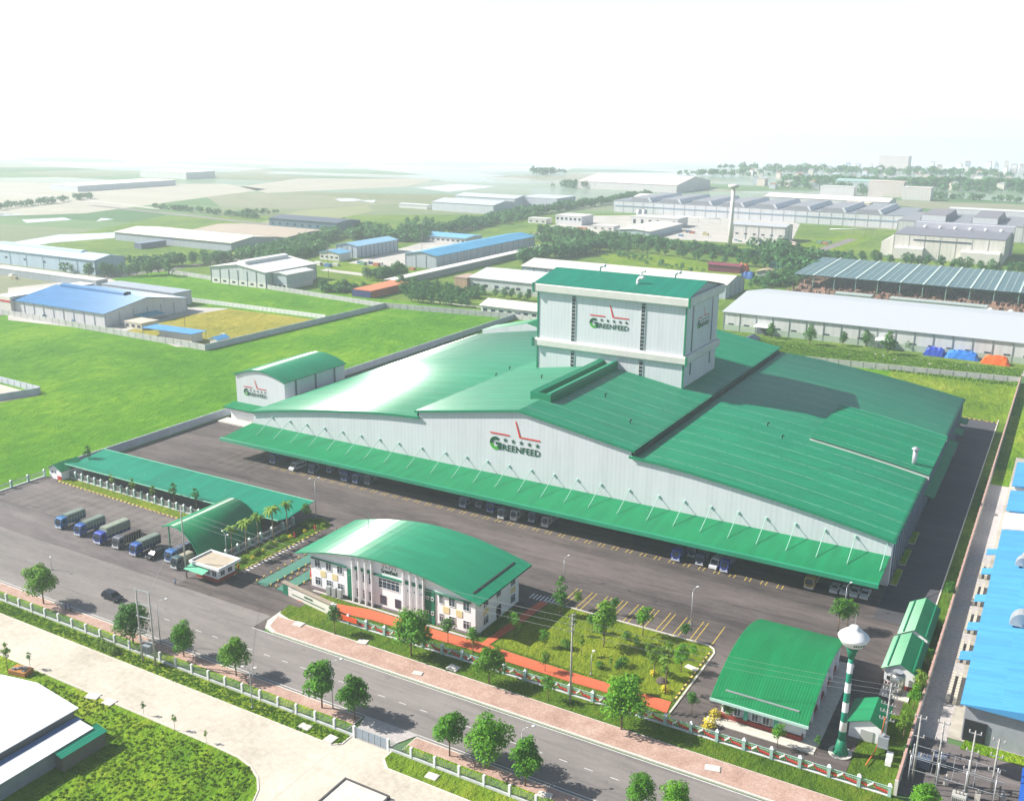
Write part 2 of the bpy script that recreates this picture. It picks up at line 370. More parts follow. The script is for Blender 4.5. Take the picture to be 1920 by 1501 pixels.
# garden paths (orange) and kerbs
P_ = [(-134,145.2),(-125.9,147.6),(-118.5,149.2),(-110,149.3),(-100,149.2),(-90,149.6),(-83.8,149.2),(-70,148.9),(-51.2,149.2),(-50.6,145.4),(-56.8,146.2),(-70,145.8),(-82,145.9),(-92,146.2),(-104,145.9),(-115,145.8),(-122,144.9),(-134,144.4)]
poly('garden_path', P_, .13, M_orange)
poly('garden_path', [(-90.9,149.5),(-89.3,149.5),(-88.0,160),(-87.3,171),(-89.3,171),(-90.2,160)], .128, M_orange)
poly('garden_lawn', [(-87,171.2),(-51.6,171.2),(-50.3,169.8),(-50.4,149.6),(-62,149.6),(-84,149.8),(-88.6,150.2)], .12, M_garden)
lines('paving_strip', [(-134.2,149.9,-93,149.9)], .7, .14, M_gravel)
def kerb(pts, z1=.22, wd=.3, name='kerb', m=None):
    b = MB()
    for (x0,y0),(x1,y1) in zip(pts, pts[1:]):
        d = Vector((x1-x0,y1-y0)).normalized()*wd/2
        b.prism([(x0+d.y,y0-d.x),(x1+d.y,y1-d.x),(x1-d.y,y1+d.x),(x0-d.y,y0+d.x)], .04, z1)
    return tag(b.build(name, m or M_kerb), kind='structure')
t = NT('kerb_black_yellow'); sx = t.stripe(0, 1.6, .8); sy = t.stripe(1, 1.6, .8)
M_kby = t.out(t.mix(t.math('ABSOLUTE', t.math('SUBTRACT', sx, sy)), (.6,.46,.12), (.06,.055,.05)), .8)
kerb([(-88.4,171.5),(-52,171.5),(-50.6,170.6),(-50.0,169.2),(-50.2,145.5)], .24, .32)
kerb([(-50.8,169.4),(-50.9,149.6)], .25, .3, m=M_kby)
kerb([(-240,164.6),(-166,162.2)], .26, .4, m=M_kby)
kerb([(-15.3,371),(-15.3,190)], .24, .28)
kerb([(-27.5,368.2),(-15.4,366.9)], .26, .4, m=M_kby)
kerb([(-154.6,146),(-153.9,175.5)], .22, .4, m=M_kby)
poly('grass_strip', [(-240,165),(-166,162.7),(-166,165.6),(-240,168)], .14, M_garden)
poly('grass_strip', [(-161.4,150),(-154.9,147.2),(-154.3,175),(-160.6,175)], .13, M_lawn)
poly('grass_strip', [(-161.5,176)]+[(-157.5+3.9*math.cos(R(a)), 178+3.3*math.sin(R(a))) for a in range(-70, 200, 22)], .15, M_rough)
# ---------------------------------------------------------------- writing
def text_mesh(s, size, bold=0.0, spacing=1.0):
    cu = bpy.data.curves.new('txt', 'FONT'); cu.body = s; cu.size = size; cu.offset = bold; cu.space_character = spacing; cu.resolution_u = 2
    o = bpy.data.objects.new('txt', cu); SC.collection.objects.link(o); bpy.context.view_layer.update()
    me = bpy.data.meshes.new_from_object(o); vs = [tuple(v.co) for v in me.vertices]; fs = [tuple(p.vertices) for p in me.polygons]
    bpy.data.objects.remove(o); return vs, fs
M_logo_dk = PL('logo_dark_green', (.004,.075,.03), .5, .05); M_logo_lt = PL('logo_light_green', (.06,.36,.03), .5, .05); M_logo_red = PL('logo_red', (.62,.045,.03), .5, .05)
def logo(parent, org, ux, w, h=None, word='REENFEED', off=.06):
    """factory logo on a wall: org = lower left corner, ux = unit vector along the wall, w = width"""
    ux = Vector(ux); nrm = Vector((ux.y, -ux.x, 0)); o = Vector(org)
    b = MB(); b.T = Matrix(((ux.x, 0, nrm.x, o.x), (ux.y, 0, nrm.y, o.y), (0, 1, 0, o.z), (0,0,0,1))); s = w/15.5
    def pl(pts, m, z=off):
        b.face([(x*s, y*s, z) for x, y in pts], m)
    # big round G
    c = (1.75, 1.85); ro, ri = 1.85, .95; ang = [R(a) for a in range(50, 346, 10)]
    for a0, a1 in zip(ang, ang[1:]):
        m = 1 if math.degrees(a0) > 185 and math.degrees(a0) < 300 else 0
        pl([(c[0]+ri*math.cos(a0), c[1]+ri*math.sin(a0)), (c[0]+ro*math.cos(a0), c[1]+ro*math.sin(a0)), (c[0]+ro*math.cos(a1), c[1]+ro*math.sin(a1)), (c[0]+ri*math.cos(a1), c[1]+ri*math.sin(a1))], m)
    pl([(1.7,1.5),(3.55,1.5),(3.55,2.25),(1.7,2.25)], 0, off*1.15); pl([(2.75,.2),(3.55,.2),(3.55,1.5),(2.75,1.5)], 0, off*1.1); pl([(.35,2.0),(1.1,2.0),(1.1,3.3),(.7,3.1)], 0, off*1.2)
    vs, fs = text_mesh(word, 2.45, .055, 1.0); mx = max(v[0] for v in vs); k = 11.7/mx
    i0 = len(b.v)
    for v in vs: b._a(((3.8+v[0]*k)*s, (.25+v[1])*s, off))
    for f_ in fs: b.f.append([i0+q for q in f_]); b.m.append(0); b.sm.append(False)
    for j in range(5):
        cx, cy = 4.75+j*2.45, 3.15
        star = [(cx+(.78 if q % 2 == 0 else .31)*math.sin(q*math.pi/5), cy+(.78 if q % 2 == 0 else .31)*math.cos(q*math.pi/5)) for q in range(10)]
        for q in range(10): pl([(cx,cy), star[q], star[(q+1) % 10]], 0)
    pl([(0,4.45),(6.1,4.45),(6.1,4.85),(0,4.85)], 2); pl([(9.0,4.45),(15.4,4.45),(15.4,4.85),(9.3,4.85)], 2); pl([(7.7,9.0),(8.05,9.0),(9.45,4.85),(9.0,4.45)], 2)
    return b.build('company_logo', [M_logo_dk, M_logo_lt, M_logo_red], parent)

# ---------------------------------------------------------------- main factory
FX, FY0, FY1 = -120.6, 217.0, 350.0
def FM(): b = MB(); b.T = Matrix.Translation((0, -FY0, 0)); return b       # x relative to the ridge, y in world metres
fac = thing('factory_building', 'huge green roofed factory hall with white walls, long front canopy and a tall tower', 'factory', (FX, FY0, 0))
half = [(32.4,19.4),(40,19.0),(47,18.4),(58,17.1),(68,15.8),(77,14.4),(86,12.9),(94.5,11.3)]
low_r = half; low_l = [(-x, z) for x, z in reversed(half)]
hi = [(-32.4,21.2),(0,26.4),(32.4,21.2)]
gable = [(-94.5,0)]+low_l+hi+[p for p in low_r]+[(94.5,0)]
for y, fl in ((FY0, 1), (FY1, 0)):
    b = FM(); pts = [(x, y, z-.15) for x, z in gable]
    n = len(gable)
    for k in range(1, n-2):
        (x0,z0),(x1,z1) = gable[k], gable[k+1]
        if abs(x1-x0) < .01: continue
        q = [(x0,y,0),(x1,y,0),(x1,y,z1-.12),(x0,y,z0-.12)]
        b.face(q if fl else q[::-1], 0)
    b.build('front_wall' if fl else 'rear_wall', M_clad, fac)
for s in (-1, 1):
    b = FM(); b.box(s*94.5-.1, s*94.5+.1, FY0+.05, FY1-.05, 0, 11.1); b.build('side_wall', M_cladY, fac)
    for k in range(18):
        y = FY0+3+k*7.6
        pass
b = FM()
for k in range(36):
    y = FY0+2+k*3.75
    b.box(94.6, 94.95, y, y+.35, 0, 11.0)
b.build('wall_columns', PL('column_blue_grey', (.10,.14,.20), .6), fac)
for prof, nm in ((low_l, 'side_roof'), (low_r, 'side_roof'), (hi, 'main_roof')):
    p = list(prof)
    if nm == 'side_roof':
        if prof is low_l: p = [(-95.4,11.1)]+p+[(-31.5,19.45)]
        else: p = [(31.5,19.45)]+p+[(95.4,11.1)]
    else: p = [(-33.0,21.1),(0,26.4),(33.0,21.1)]
    b = FM()
    if nm == 'main_roof':
        b.shell(p, FY0-.6, FY1+.6, .28, 'y', 0, False)
    else: b.shell(p, FY0-.6, FY1+.6, .25, 'y', 0, True)
    r_ = b.build(nm, M_roof, fac)
    for y in (FY0-.72, FY1+.6):
        b = FM()   # green verge along the gable end
        for (x0,z0),(x1,z1) in zip(p, p[1:]):
            b.face([(x0,y,z0+.08),(x1,y,z1+.08),(x1,y,z1-.55),(x0,y,z0-.55)]); b.face([(x0,y,z0-.55),(x1,y,z1-.55),(x1,y+.12,z1-.55),(x0,y+.12,z0-.55)]); b.face([(x0,y,z0+.08),(x0,y+.12,z0+.08),(x1,y+.12,z1+.08),(x1,y,z1+.08)])
        b.build('roof_verge', M_gtrim, r_)
# clerestory step between roofs
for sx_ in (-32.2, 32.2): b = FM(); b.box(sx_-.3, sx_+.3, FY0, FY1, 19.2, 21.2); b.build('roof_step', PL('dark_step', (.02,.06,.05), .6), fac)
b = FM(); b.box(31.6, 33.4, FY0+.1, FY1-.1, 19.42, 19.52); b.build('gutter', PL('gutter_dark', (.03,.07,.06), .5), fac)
# ridge ventilator
for s in (-1, 1):
    b = FM(); b.exx([(s*1.0,26.6),(s*1.3,27.9),(s*2.9,28.3),(s*3.3,27.6),(s*3.0,25.9),(s*2.6,25.9),(s*2.4,27.4),(s*1.4,27.1)], 229, 273, 'y', 0); b.build('ridge_vent', [M_gtrim], fac)
b = FM(); b.box(-3.1, 3.1, 228.6, 229, 25.9, 28.1); b.build('vent_end', M_gtrim, fac)
# raised roof panel on the right
z_at = lambda x: next(z0+(z1-z0)*(x-x0)/(x1-x0) for (x0,z0),(x1,z1) in zip(low_r, low_r[1:]) if x0 <= x <= x1)
b = FM(); xs = [64.8,70,77,86,94.4]; pr = [(x, z_at(x)+1.0) for x in xs]+[(95.8, 12.1)]
b.shell(pr, 263, 300, .3, 'y', 0, False); rr = b.build('raised_roof', green_roof('raised_roof_sheet', GREEN, sheen=.03), fac)
b = FM()
for (x0,z0),(x1,z1) in zip(pr, pr[1:]): b.face([(x0,263.1,z0-.3),(x1,263.1,z1-.3),(x1,263.1,z1-1.5),(x0,263.1,z0-1.5)]); b.face([(x0,299.9,z0-.3),(x0,299.9,z0-1.5),(x1,299.9,z1-1.5),(x1,299.9,z1-.3)])
b.face([(64.9,263.1,16),(64.9,263.1,17.1),(64.9,299.9,17.1),(64.9,299.9,16)]); b.build('upstand', M_band, rr)
b = FM()
for (x0,z0),(x1,z1) in zip(pr, pr[1:]):
    for yy in (262.7, 300.0): b.exx([(yy,0),(yy+.35,0),(yy+.35,.12),(yy,.12)], 0, 1, 'x') if False else b.face([(x0,yy,z0+.1),(x1,yy,z1+.1),(x1,yy+.4,z1+.1),(x0,yy+.4,z0+.1)])
b.build('roof_verge', PL('verge_light', (.05,.33,.19), .5), rr)
# chimney pipe
b = FM(); b.tube((91.2,268,11), (91.2,268,16.6), .62, 14); b.lathe([(.62,16.7),(1.05,16.8),(1.05,17.0),(.15,17.6)], (91.2,268,0), 14, 0); b.build('flue_pipe', M_steel, fac)
# front canopy
b = FM(); b.T = Matrix.Translation((0,-FY0,0))
b.face([(-95.2,203.6,6.05),(94.4,203.6,6.05),(94.4,217,7.3),(-95.2,217,7.3)], 0); b.face([(-95.2,217,6.9),(94.4,217,6.9),(94.4,203.6,5.75),(-95.2,203.6,5.75)], 1)
b.face([(94.4,203.6,5.75),(94.4,217,6.9),(94.4,217,7.3),(94.4,203.6,6.05)], 1); b.face([(-95.2,217,6.9),(-95.2,203.6,5.75),(-95.2,203.6,6.05),(-95.2,217,7.3)], 1)
can = b.build('canopy', [M_roof_x, M_gtrim], fac)
b = FM(); b.exx([(203.1,6.25),(203.7,6.35),(203.7,5.4),(203.1,5.3)], -95.3, 94.5, 'x'); b.build('canopy_gutter', green_roof('gutter_green', (.02,.30,.16), period=0, rib=0, sheen=.03), can)
rods = [-207.2,-200.2,-193.6,-186.7,-180.0,-173.1,-166.4,-159.6,-151.7,-143.8,-136.9,-130.2,-123.5,-116.7,-109.9,-103.2,-96.5,-88.7,-80.9,-74.2,-67.5,-60.8,-54.1,-47.3,-40.6,-33.9,-27.0]
M_rod = PL('pale_green_steel', (.36,.58,.50), .5, .05)
for x in rods:
    b = FM(); b.tube((x-FX,216.9,10.4), (x-FX,209.4,6.62), .09, 6); b.box(x-FX-.2, x-FX+.2, 216.7, 217.0, 10.0, 10.6); b.build('canopy_rod', M_rod, can)
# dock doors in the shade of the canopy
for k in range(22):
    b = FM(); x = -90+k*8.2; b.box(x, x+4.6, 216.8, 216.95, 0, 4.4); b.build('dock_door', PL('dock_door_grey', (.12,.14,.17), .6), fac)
# side canopies on the right
for (y0,y1,z) in ((266,320,5.0),(343,350,4.6),(330,337,4.6)):
    b = FM(); b.exx([(94.6,z+.7),(97.4,z),(97.4,z-.2),(94.6,z+.4)], y0, y1, 'y'); b.build('side_canopy', M_roof_small, fac)
for (y0,y1) in ((218,227),(230,240),(244,252),(322,330)):
    b = FM(); b.box(94.9, 96.3, y0, y1, 0, .35, 0, 1); b.build('planter', [M_kerb, M_rough], fac)
# roof pipes
for (x,y) in ((-157.5,267.5),(-158.3,277.6),(-135.1,256.5),(-109.2,246.0),(-96,233),(-68,265),(-62,258)):
    lx = x-FX; z = (26.4-abs(lx)*.16) if abs(lx) < 32.4 else z_at(abs(lx))
    b = FM(); b.tube((lx,y,z-.2), (lx,y,z+.9), .17, 6); b.tube((lx,y,z+.9), (lx+.5,y,z+.9), .17, 6); b.build('roof_pipe', M_dark, fac)
logo(fac, (-129.4-FX, -.05, 14.2), (1,0,0), 15.3)
# tower
tw = bpy.data.objects.new('tower', None); SC.collection.objects.link(tw); tw.parent = fac
def TM(): return FM()
tx0, tx1, ty0, ty1 = -145.4-FX, -96.4-FX, 273.0, 302.5
b = TM(); b.box(tx0, tx1, ty0, ty1, 18, 48.6); b.build('tower_wall', PL('tower_white', (.60,.63,.64), .6, .06, .15) if False else M_tower if 'M_tower' in globals() else M_clad, tw)
for (z0, z1, o) in ((46.9,50.0,1.3),(29.6,32.4,1.0)):
    b = TM(); pr = [(0,z0),(o*.75,z0+.15),(o,z0+.6),(o,z1-.5),(o*.8,z1-.1),(0,z1)]
    xa, xb, ya, yb = tx0, tx1, ty0, ty1
    ring = []
    for (q, z) in pr: ring.append([(xa-q,ya-q,z),(xb+q,ya-q,z),(xb+q,yb+q,z),(xa-q,yb+q,z)])
    for A, B in zip(ring, ring[1:]):
        for k in range(4): b.face([A[k],A[(k+1)%4],B[(k+1)%4],B[k]])
    b.face(ring[-1]); b.face(ring[0][::-1]); b.build('tower_band', M_band, tw)
b = TM(); ym = (ty0+ty1)/2
b.exx([(ty0-.6,49.7),(ym,52.6),(ty1+.6,49.7)], tx0-.8, tx1+.2, 'x'); b.build('tower_gable', PL('gable_grey', (.40,.43,.46), .6), tw)
b = TM(); b.shell([(ty0-1.1,49.75),(ym,52.75),(ty1+1.1,49.75)], tx0-1.3, tx1+1.0, -.14, 'x', 0, False)
b.build('tower_roof', green_roof('tower_roof_sheet', (.008,.21,.14), axis=0, period=0, rib=.6, rough=.5, sheen=.06), tw)
for zz in ((18,29.6),(32.4,46.9)):
    for x in (-132.85-FX, -109.75-FX):
        b = TM(); b.box(x-.62, x+.62, ty0-.12, ty0-.02, *((21.5,29.3) if zz[0] == 18 else (32.7,46.8)), 0)
        z = zz[0]+4.0 if zz[0] == 18 else 33.5
        while z < zz[1]-.4: b.box(x-.7, x+.7, ty0-.2, ty0-.1, z, z+.14, 1); z += 1.15
        b.box(x-.72, x-.6, ty0-.2, ty0-.05, zz[0]+3.4 if zz[0] == 18 else 32.7, zz[1]-.1, 1); b.box(x+.6, x+.72, ty0-.2, ty0-.05, zz[0]+3.4 if zz[0] == 18 else 32.7, zz[1]-.1, 1)
        b.build('tower_window', [M_glass, M_band], tw)
for (y, z0, z1) in ((279,32.8,46.8),(296.7,32.8,46.8),(279,25.5,29.2),(296.7,25.5,29.2)):
    b = TM(); b.box(tx1+.02, tx1+.14, y-.35, y+.35, z0, z1); b.build('tower_window', M_glass, tw)
b = TM()
for (x, y) in ((tx0,ty0),(tx1,ty0)):
    b.box(x-.22, x+.22, y-.22, y+.22, 20, 29.5); b.box(x-.22, x+.22, y-.22, y+.22, 32.5, 46.9); b.box(x-1.45 if x < 0 else x+.9, x-.9 if x < 0 else x+1.45, y-1.45, y-.9, 29.7, 32.5); b.box(x-1.5 if x < 0 else x+.9, x-.9 if x < 0 else x+1.5, y-1.5, y-.9, 47.0, 50)
b.build('corner_trim', M_gtrim, tw)
for (x, y, s) in ((-132.1,289.5,1.15),(-114.9,279.8,1.15),(-117.0,287.6,.8),(-107.5,291.6,1.15)):
    lx = x-FX; z = 52.6-abs(y-ym)*.19
    b = TM(); b.path([(lx,y,z-.3),(lx,y,z+1.0*s),(lx+.3*s,y,z+1.6*s),(lx+.9*s,y,z+1.95*s),(lx+1.8*s,y,z+1.9*s)], .42*s, 8); b.build('vent_duct', M_white, tw)
logo(tw, (-127.3-FX, ty0-FY0-.05, 37.7), (1,0,0), 13.0)
logo(tw, (tx1+.05, 283.3-FY0, 38.7), (0,1,0), 10.6)
# rear annex
b = FM(); b.T = Matrix.Translation((-FX,-FY0,0)); b.exx([(-213,0),(-213,13.2),(-192,18.2),(-171,13.2),(-171,0)], 350.3, 362, 'y'); an = b.build('rear_annex', M_clad, fac)
b = FM(); b.T = Matrix.Translation((-FX,-FY0,0)); b.shell([(-214,13.1),(-192,18.5),(-170,13.1)], 350.9, 363, .3, 'y', 0, False); b.build('annex_roof', M_roof_small, an)

# ---------------------------------------------------------------- arched hall on the left
ah = thing('arched_hall', 'white hall with barrel green roof and company logo, at the left end of the factory', 'building', (-231.2, 237, 0))
def AM(): b = MB(); b.T = Matrix.Translation((231.2,-237,0)); return b
arc = [(-242.1+21.8*k/14, 15.0+2.6*math.sin(math.pi*k/14)**.9 if 0 < k < 14 else 15.0) for k in range(15)]
b = AM(); b.exx([(-242,0)]+[(x,z-.1) for x, z in arc]+[(-220.4,0)], 237, 268, 'y'); b.build('hall_wall', M_clad, ah)
a2 = [(-242.7,14.8)]+arc[1:-1]+[(-219.8,14.8)]
b = AM(); b.shell(a2, 236.6, 268.6, -.18, 'y', 0, True); rf = b.build('barrel_roof', green_roof('barrel_green', GREEN, period=0, rib=.5, sheen=.08), ah)
b = AM()
for (x0,z0),(x1,z1) in zip(a2, a2[1:]): b.face([(x0,236.5,z0+.2),(x1,236.5,z1+.2),(x1,236.5,z1-.25),(x0,236.5,z0-.25)][::-1]); b.face([(x0,236.5,z0-.25),(x1,236.5,z1-.25),(x1,236.6,z1-.25),(x0,236.6,z0-.25)])
b.build('roof_verge', M_gtrim, rf)
for y in (245.5,257.5,261.8) : pass
for y in (242.0,252.0,262.0):
    b = AM(); b.box(-220.4,-220.2,y,y+.9,6,14.6); b.build('wall_panel', PL('panel_dark', (.12,.15,.17), .6), ah)
logo(ah, (-238.6+231.2,-.06,8.2), (1,0,0), 10.2)
b = AM(); b.exx([(231.5,4.6),(237,5.3),(237,5.05),(231.5,4.35)], -243.5, -216.5, 'x', 0); b.build('porch_canopy', M_roof_x, ah)
b = AM(); b.exx([(268,6.6),(272.5,6.0),(272.5,5.8),(268,6.3)], -236, -214.6, 'x', 0); b.build('porch_canopy', M_roof_x, ah)
b = AM(); b.box(-241.5,-216.4,233.2,237,0,4.3); b.build('porch_wall', M_white, ah)
b = AM(); b.box(-243.2,-218,228.6,233.2,.06,.5); b.build('loading_ramp', M_kerb, ah)
# ---------------------------------------------------------------- windows and doors
def win(parent, x, y, z, w_, h_, ax='x', sgn=-1, panes=2, name='window', mf=None, mg=None, off=(0,0,0)):
    """window on a wall. ax: wall runs along x or y; sgn: outward side"""
    f = MB(); g = MB(); mf = mf or M_white; mg = mg or M_glass; d = .06*sgn
    def bx(b, u0, u1, z0, z1, d0, d1):
        lo, hi_ = sorted((d0, d1))
        if ax == 'x': b.box(x+u0, x+u1, y+lo, y+hi_, z+z0, z+z1)
        else: b.box(x+lo, x+hi_, y+u0, y+u1, z+z0, z+z1)
    fr = .09; hw = w_/2
    bx(f, -hw, hw, 0, fr, sgn*.01, sgn*.12); bx(f, -hw, hw, h_-fr, h_, sgn*.01, sgn*.1)
    bx(f, -hw, -hw+fr, fr, h_-fr, sgn*.01, sgn*.1); bx(f, hw-fr, hw, fr, h_-fr, sgn*.01, sgn*.1)
    for k in range(1, panes): u = -hw+w_*k/panes; bx(f, u-.035, u+.035, fr, h_-fr, sgn*.01, sgn*.09)
    if h_ > 1.4: bx(f, -hw+fr, hw-fr, h_*.68, h_*.68+.07, sgn*.012, sgn*.088)
    bx(g, -hw+.05, hw-.05, .05, h_-.05, sgn*.006, sgn*.05)
    fo = f.build(name, mf, parent); g.build('pane', mg, fo); return fo
def LM(loc): b = MB(); b.T = Matrix.Translation((-loc[0], -loc[1], -loc[2] if len(loc) > 2 else 0)); return b
# ---------------------------------------------------------------- office
OL = (-114.4, 151.0, 0)
of = thing('office_building', 'two storey white office under a broad curved green roof, beside the orange path', 'office', OL)
M_offw = PL('office_white', (.84,.84,.86), .7, .04, .5); M_yel = PL('pale_yellow_panel', (.72,.60,.32), .7, .06); M_og = PL('office_green', (.01,.16,.09), .5, .08)
top = lambda x: 7.7+3.5*math.cos(max(-1, min(1, (x+114.9)/22.5))*math.pi/2)**.85-.12
b = LM(OL); xs = [-135.5+42.2*k/16 for k in range(17)]
for y, fl in ((151.0, 1), (168.6, 0)):
    for x0, x1 in zip(xs, xs[1:]):
        q = [(x0,y,0),(x1,y,0),(x1,y,top(x1)),(x0,y,top(x0))]; b.face(q if fl else q[::-1])
b.box(-135.5,-135.4,151.01,168.59,0,7.6); b.box(-93.4,-93.3,151.01,168.59,0,7.6); b.build('wall', M_offw, of)
pr = [(-138.9+47.4*k/22, 7.72+3.6*math.sin(math.pi*k/22)**.92 if 0 < k < 22 else 7.72) for k in range(23)]
t = None
M_offroof = green_roof('office_roof_sheet', (.006,.27,.13), axis=1, period=0, rib=.45, rough=.46, sheen=.075)
b = LM(OL); b.shell(pr, 149.7, 171.0, -.3, 'y', 0, True); orf = b.build('curved_roof', M_offroof, of)
b = LM(OL)
for x in (-135.9,): b.box(x, x+.25, 151, 169, 8.45, 8.75)
b.build('snow_rail', M_gtrim, orf); b = LM(OL); b.box(-94.6,-94.2,152,168.5,8.72,8.95); b.build('ridge_slot', M_dark, orf)
b = LM(OL); b.tube((-128,162,10.6), (-128,162,15.5), .06, 5); b.build('aerial', M_steel, orf)
for x in (-133.6,-130.5,-127.4,-101.4,-98.8,-95.4):
    for z in (1.1, 5.2): win(of, x-OL[0], 0, z, 1.0 if x == -101.4 else 1.55, 1.95, panes=2)
for x in (-122.7,-121.0,-119.4):
    for z, h_ in ((1.0,2.2),(4.9,2.4)): win(of, x-OL[0], 0, z, .7, h_, panes=1)
for x in (-109.6,-107.9,-106.2):
    for z in (2.0,5.7): win(of, x-OL[0], 0, z, .42, .55, panes=1)
win(of, -114.4-OL[0], 0, 4.9, 5.4, 2.3, panes=5)
for x in (-116.0,-112.2): b = LM(OL); b.box(x-.75,x+.75,150.9,150.99,1.2,3.2); b.build('dark_window', M_glass, of)
for x in (-132.1,-128.9,-100.2,-97.1): b = LM(OL); b.box(x-.75,x+.75,150.92,150.99,3.35,4.8); b.build('yellow_panel', M_yel, of)
b = LM(OL); b.box(-135.6,-93.2,150.9,150.98,0,.6); b.build('plinth', PL('plinth_stone', (.28,.22,.25), .9), of)
b = LM(OL); b.box(-135.2,-125.6,150.6,151,7.2,7.5); b.build('green_fascia', M_og, of)
b = LM(OL); b.box(-102.6,-94.2,150.6,151,7.2,7.5); b.build('green_fascia', M_og, of)
b = LM(OL); b.box(-125.4,-124.0,150.85,150.98,0,7.2); b.build('green_panel', M_og, of)
b = LM(OL); b.box(-105.2,-102.9,150.8,150.98,0,7.6); gp = b.build('green_panel', M_og, of)
b = LM(OL); b.box(-118.2,-110.9,150.55,150.98,7.55,7.85); b.build('green_fascia', M_og, of)
for x in (-123.6,-121.9,-120.2,-118.5,-110.4,-108.7,-107.0,-105.4): b = LM(OL); b.box(x-.10,x+.10,150.2,150.99,0,top(x)-.55); b.build('fin', M_offw, of)
for (x, z) in ((-104.6,2.2),(-103.4,2.2),(-104.6,5.4),(-103.4,5.4)): win(of, x-OL[0], -.2, z, .6, .75, panes=1)
for x in (-122.7,-121.0,-119.4,-109.6,-107.9,-106.2): b = LM(OL); b.box(x-.45,x+.45,150.7,150.98,7.4,8.1); b.build('green_panel', M_og, of)
for y in (155,160,166): win(of, -93.3-OL[0], y-OL[1], 4.9, 1.9, 1.6, 'y', 1, 3)
for y in (155,166): win(of, -93.3-OL[0], y-OL[1], 1.0, 1.9, 1.8, 'y', 1, 3)
b = LM(OL); b.box(-93.28,-93.15,159.2,160.9,.3,2.9); b.build('side_door', M_dark, of)
for y in (155,166): b = LM(OL); b.box(-93.28,-93.2,y-.95,y+.95,3.2,4.5); b.build('yellow_panel', M_yel, of)
b = LM(OL)
for x in (-129.8,-128.3,-126.8): b.box(x-.5,x+.5,149.6,150.3,.3,2.2)
b.build('air_conditioners', PL('ac_grey', (.35,.37,.38), .6), of)
vs, fs = text_mesh('GreenFeed', 1.35, .05); mx = max(v[0] for v in vs); b = MB()
for v in vs: b._a((-116.4-OL[0]+v[0]*4.2/mx, -.06, 8.45+v[1]))
for f_ in fs: b.f.append(list(f_)); b.m.append(0); b.sm.append(False)
for k in range(5):
    cx, cy = -115.8-OL[0]+k*.78, 9.85
    st = [(cx+(.27 if q % 2 == 0 else .11)*math.sin(q*math.pi/5), cy+(.27 if q % 2 == 0 else .11)*math.cos(q*math.pi/5)) for q in range(10)]
    for q in range(10): b.face([(cx,-.06,cy),(st[q][0],-.06,st[q][1]),(st[(q+1)%10][0],-.06,st[(q+1)%10][1])], 0)
for q in ([(-1.9,10.3),(-.6,10.3),(-.6,10.4),(-1.9,10.4)],[(.2,10.25),(1.9,10.25),(1.9,10.35),(.3,10.35)],[(-.05,10.95),(.1,10.95),(.35,10.35),(.2,10.25)]): b.face([(x+.1,-.06,z) for x, z in q], 1)
b.build('company_sign', [M_logo_dk, M_logo_red], of)
# ---------------------------------------------------------------- entrance sign wall
SL = (-138.8, 145.8, 0)
sw = thing('entrance_sign', 'long low cream sign wall with green striped end at the gate', 'sign', SL, math.atan2(-2.6, 15.6))
b = MB(); b.box(1.6, 15.6, -.25, .25, 0, 2.6); b.build('sign_panel', M_cream, sw)
b = MB(); b.box(-.2, 15.9, -.5, .5, 2.6, 2.85); b.build('coping', PL('coping_brown', (.30,.25,.20), .8), sw)
b = MB()
for k in range(7): b.box(0, 1.6, -.32, .3, .1+k*.36, .34+k*.36)
b.build('striped_end', M_og, sw)
b = MB()
for k in range(5): b.box(3.0, 13.6, -.29, -.252, .75, .95) if k == 0 else None
vs, fs = text_mesh('GREENFEED', .6, .03)
i0 = len(b.v)
for v in vs: b._a((7.0+v[0]*.9, -.28, 1.35+v[1]))
for f_ in fs: b.f.append([i0+q for q in f_]); b.m.append(0); b.sm.append(False)
b.build('lettering', M_logo_dk, sw)
for x in (15.9, 16.7): b = MB(); b.box(x-.12, x+.12, -.35, .35, 0, 3.0); b.build('fin', M_offw, sw)
# ---------------------------------------------------------------- gate booth
BL = (-158.0, 144.2, 0)
gb = thing('gate_booth', 'small flat roofed guard booth with red base and green awning at the gate', 'booth', BL)
b = LM(BL); b.box(-161,-154.6,142,147.2,.9,3.5); b.build('wall', M_offw, gb)
b = LM(BL); b.box(-161.15,-154.45,141.85,147.35,.05,.9); b.build('base', PL('brick_red', (.27,.05,.04), .8), gb)
b = LM(BL); b.box(-162.2,-153.0,140.9,147.6,3.5,3.7,0); b.box(-162.2,-153.0,140.9,141.2,3.7,4.15); b.box(-162.2,-153.0,147.3,147.6,3.7,4.15); b.box(-162.2,-161.9,141.2,147.3,3.7,4.15); b.box(-153.3,-153.0,141.2,147.3,3.7,4.15); b.box(-161.8,-153.4,141.3,147.2,3.71,3.78,1); b.build('flat_roof', [M_white, PL('roof_beige', (.42,.36,.28), .9)], gb)
b = LM(BL); b.face([(-162.6,139.6,2.5),(-156.6,139.4,2.5),(-156.2,141.8,3.2),(-162.2,141.8,3.2)]); b.face([(-162.2,141.8,3.15),(-156.2,141.8,3.15),(-156.6,139.4,2.45),(-162.6,139.6,2.45)]); b.build('awning', PL('awning_green', (.12,.42,.27), .6), gb)
for x in (-159.6,-157.6,-155.6): win(gb, x-BL[0], 142-BL[1], 1.3, 1.4, 1.7)
for y in (143.4,145.6): win(gb, -154.6-BL[0], y-BL[1], 1.3, 1.4, 1.7, 'y', 1)
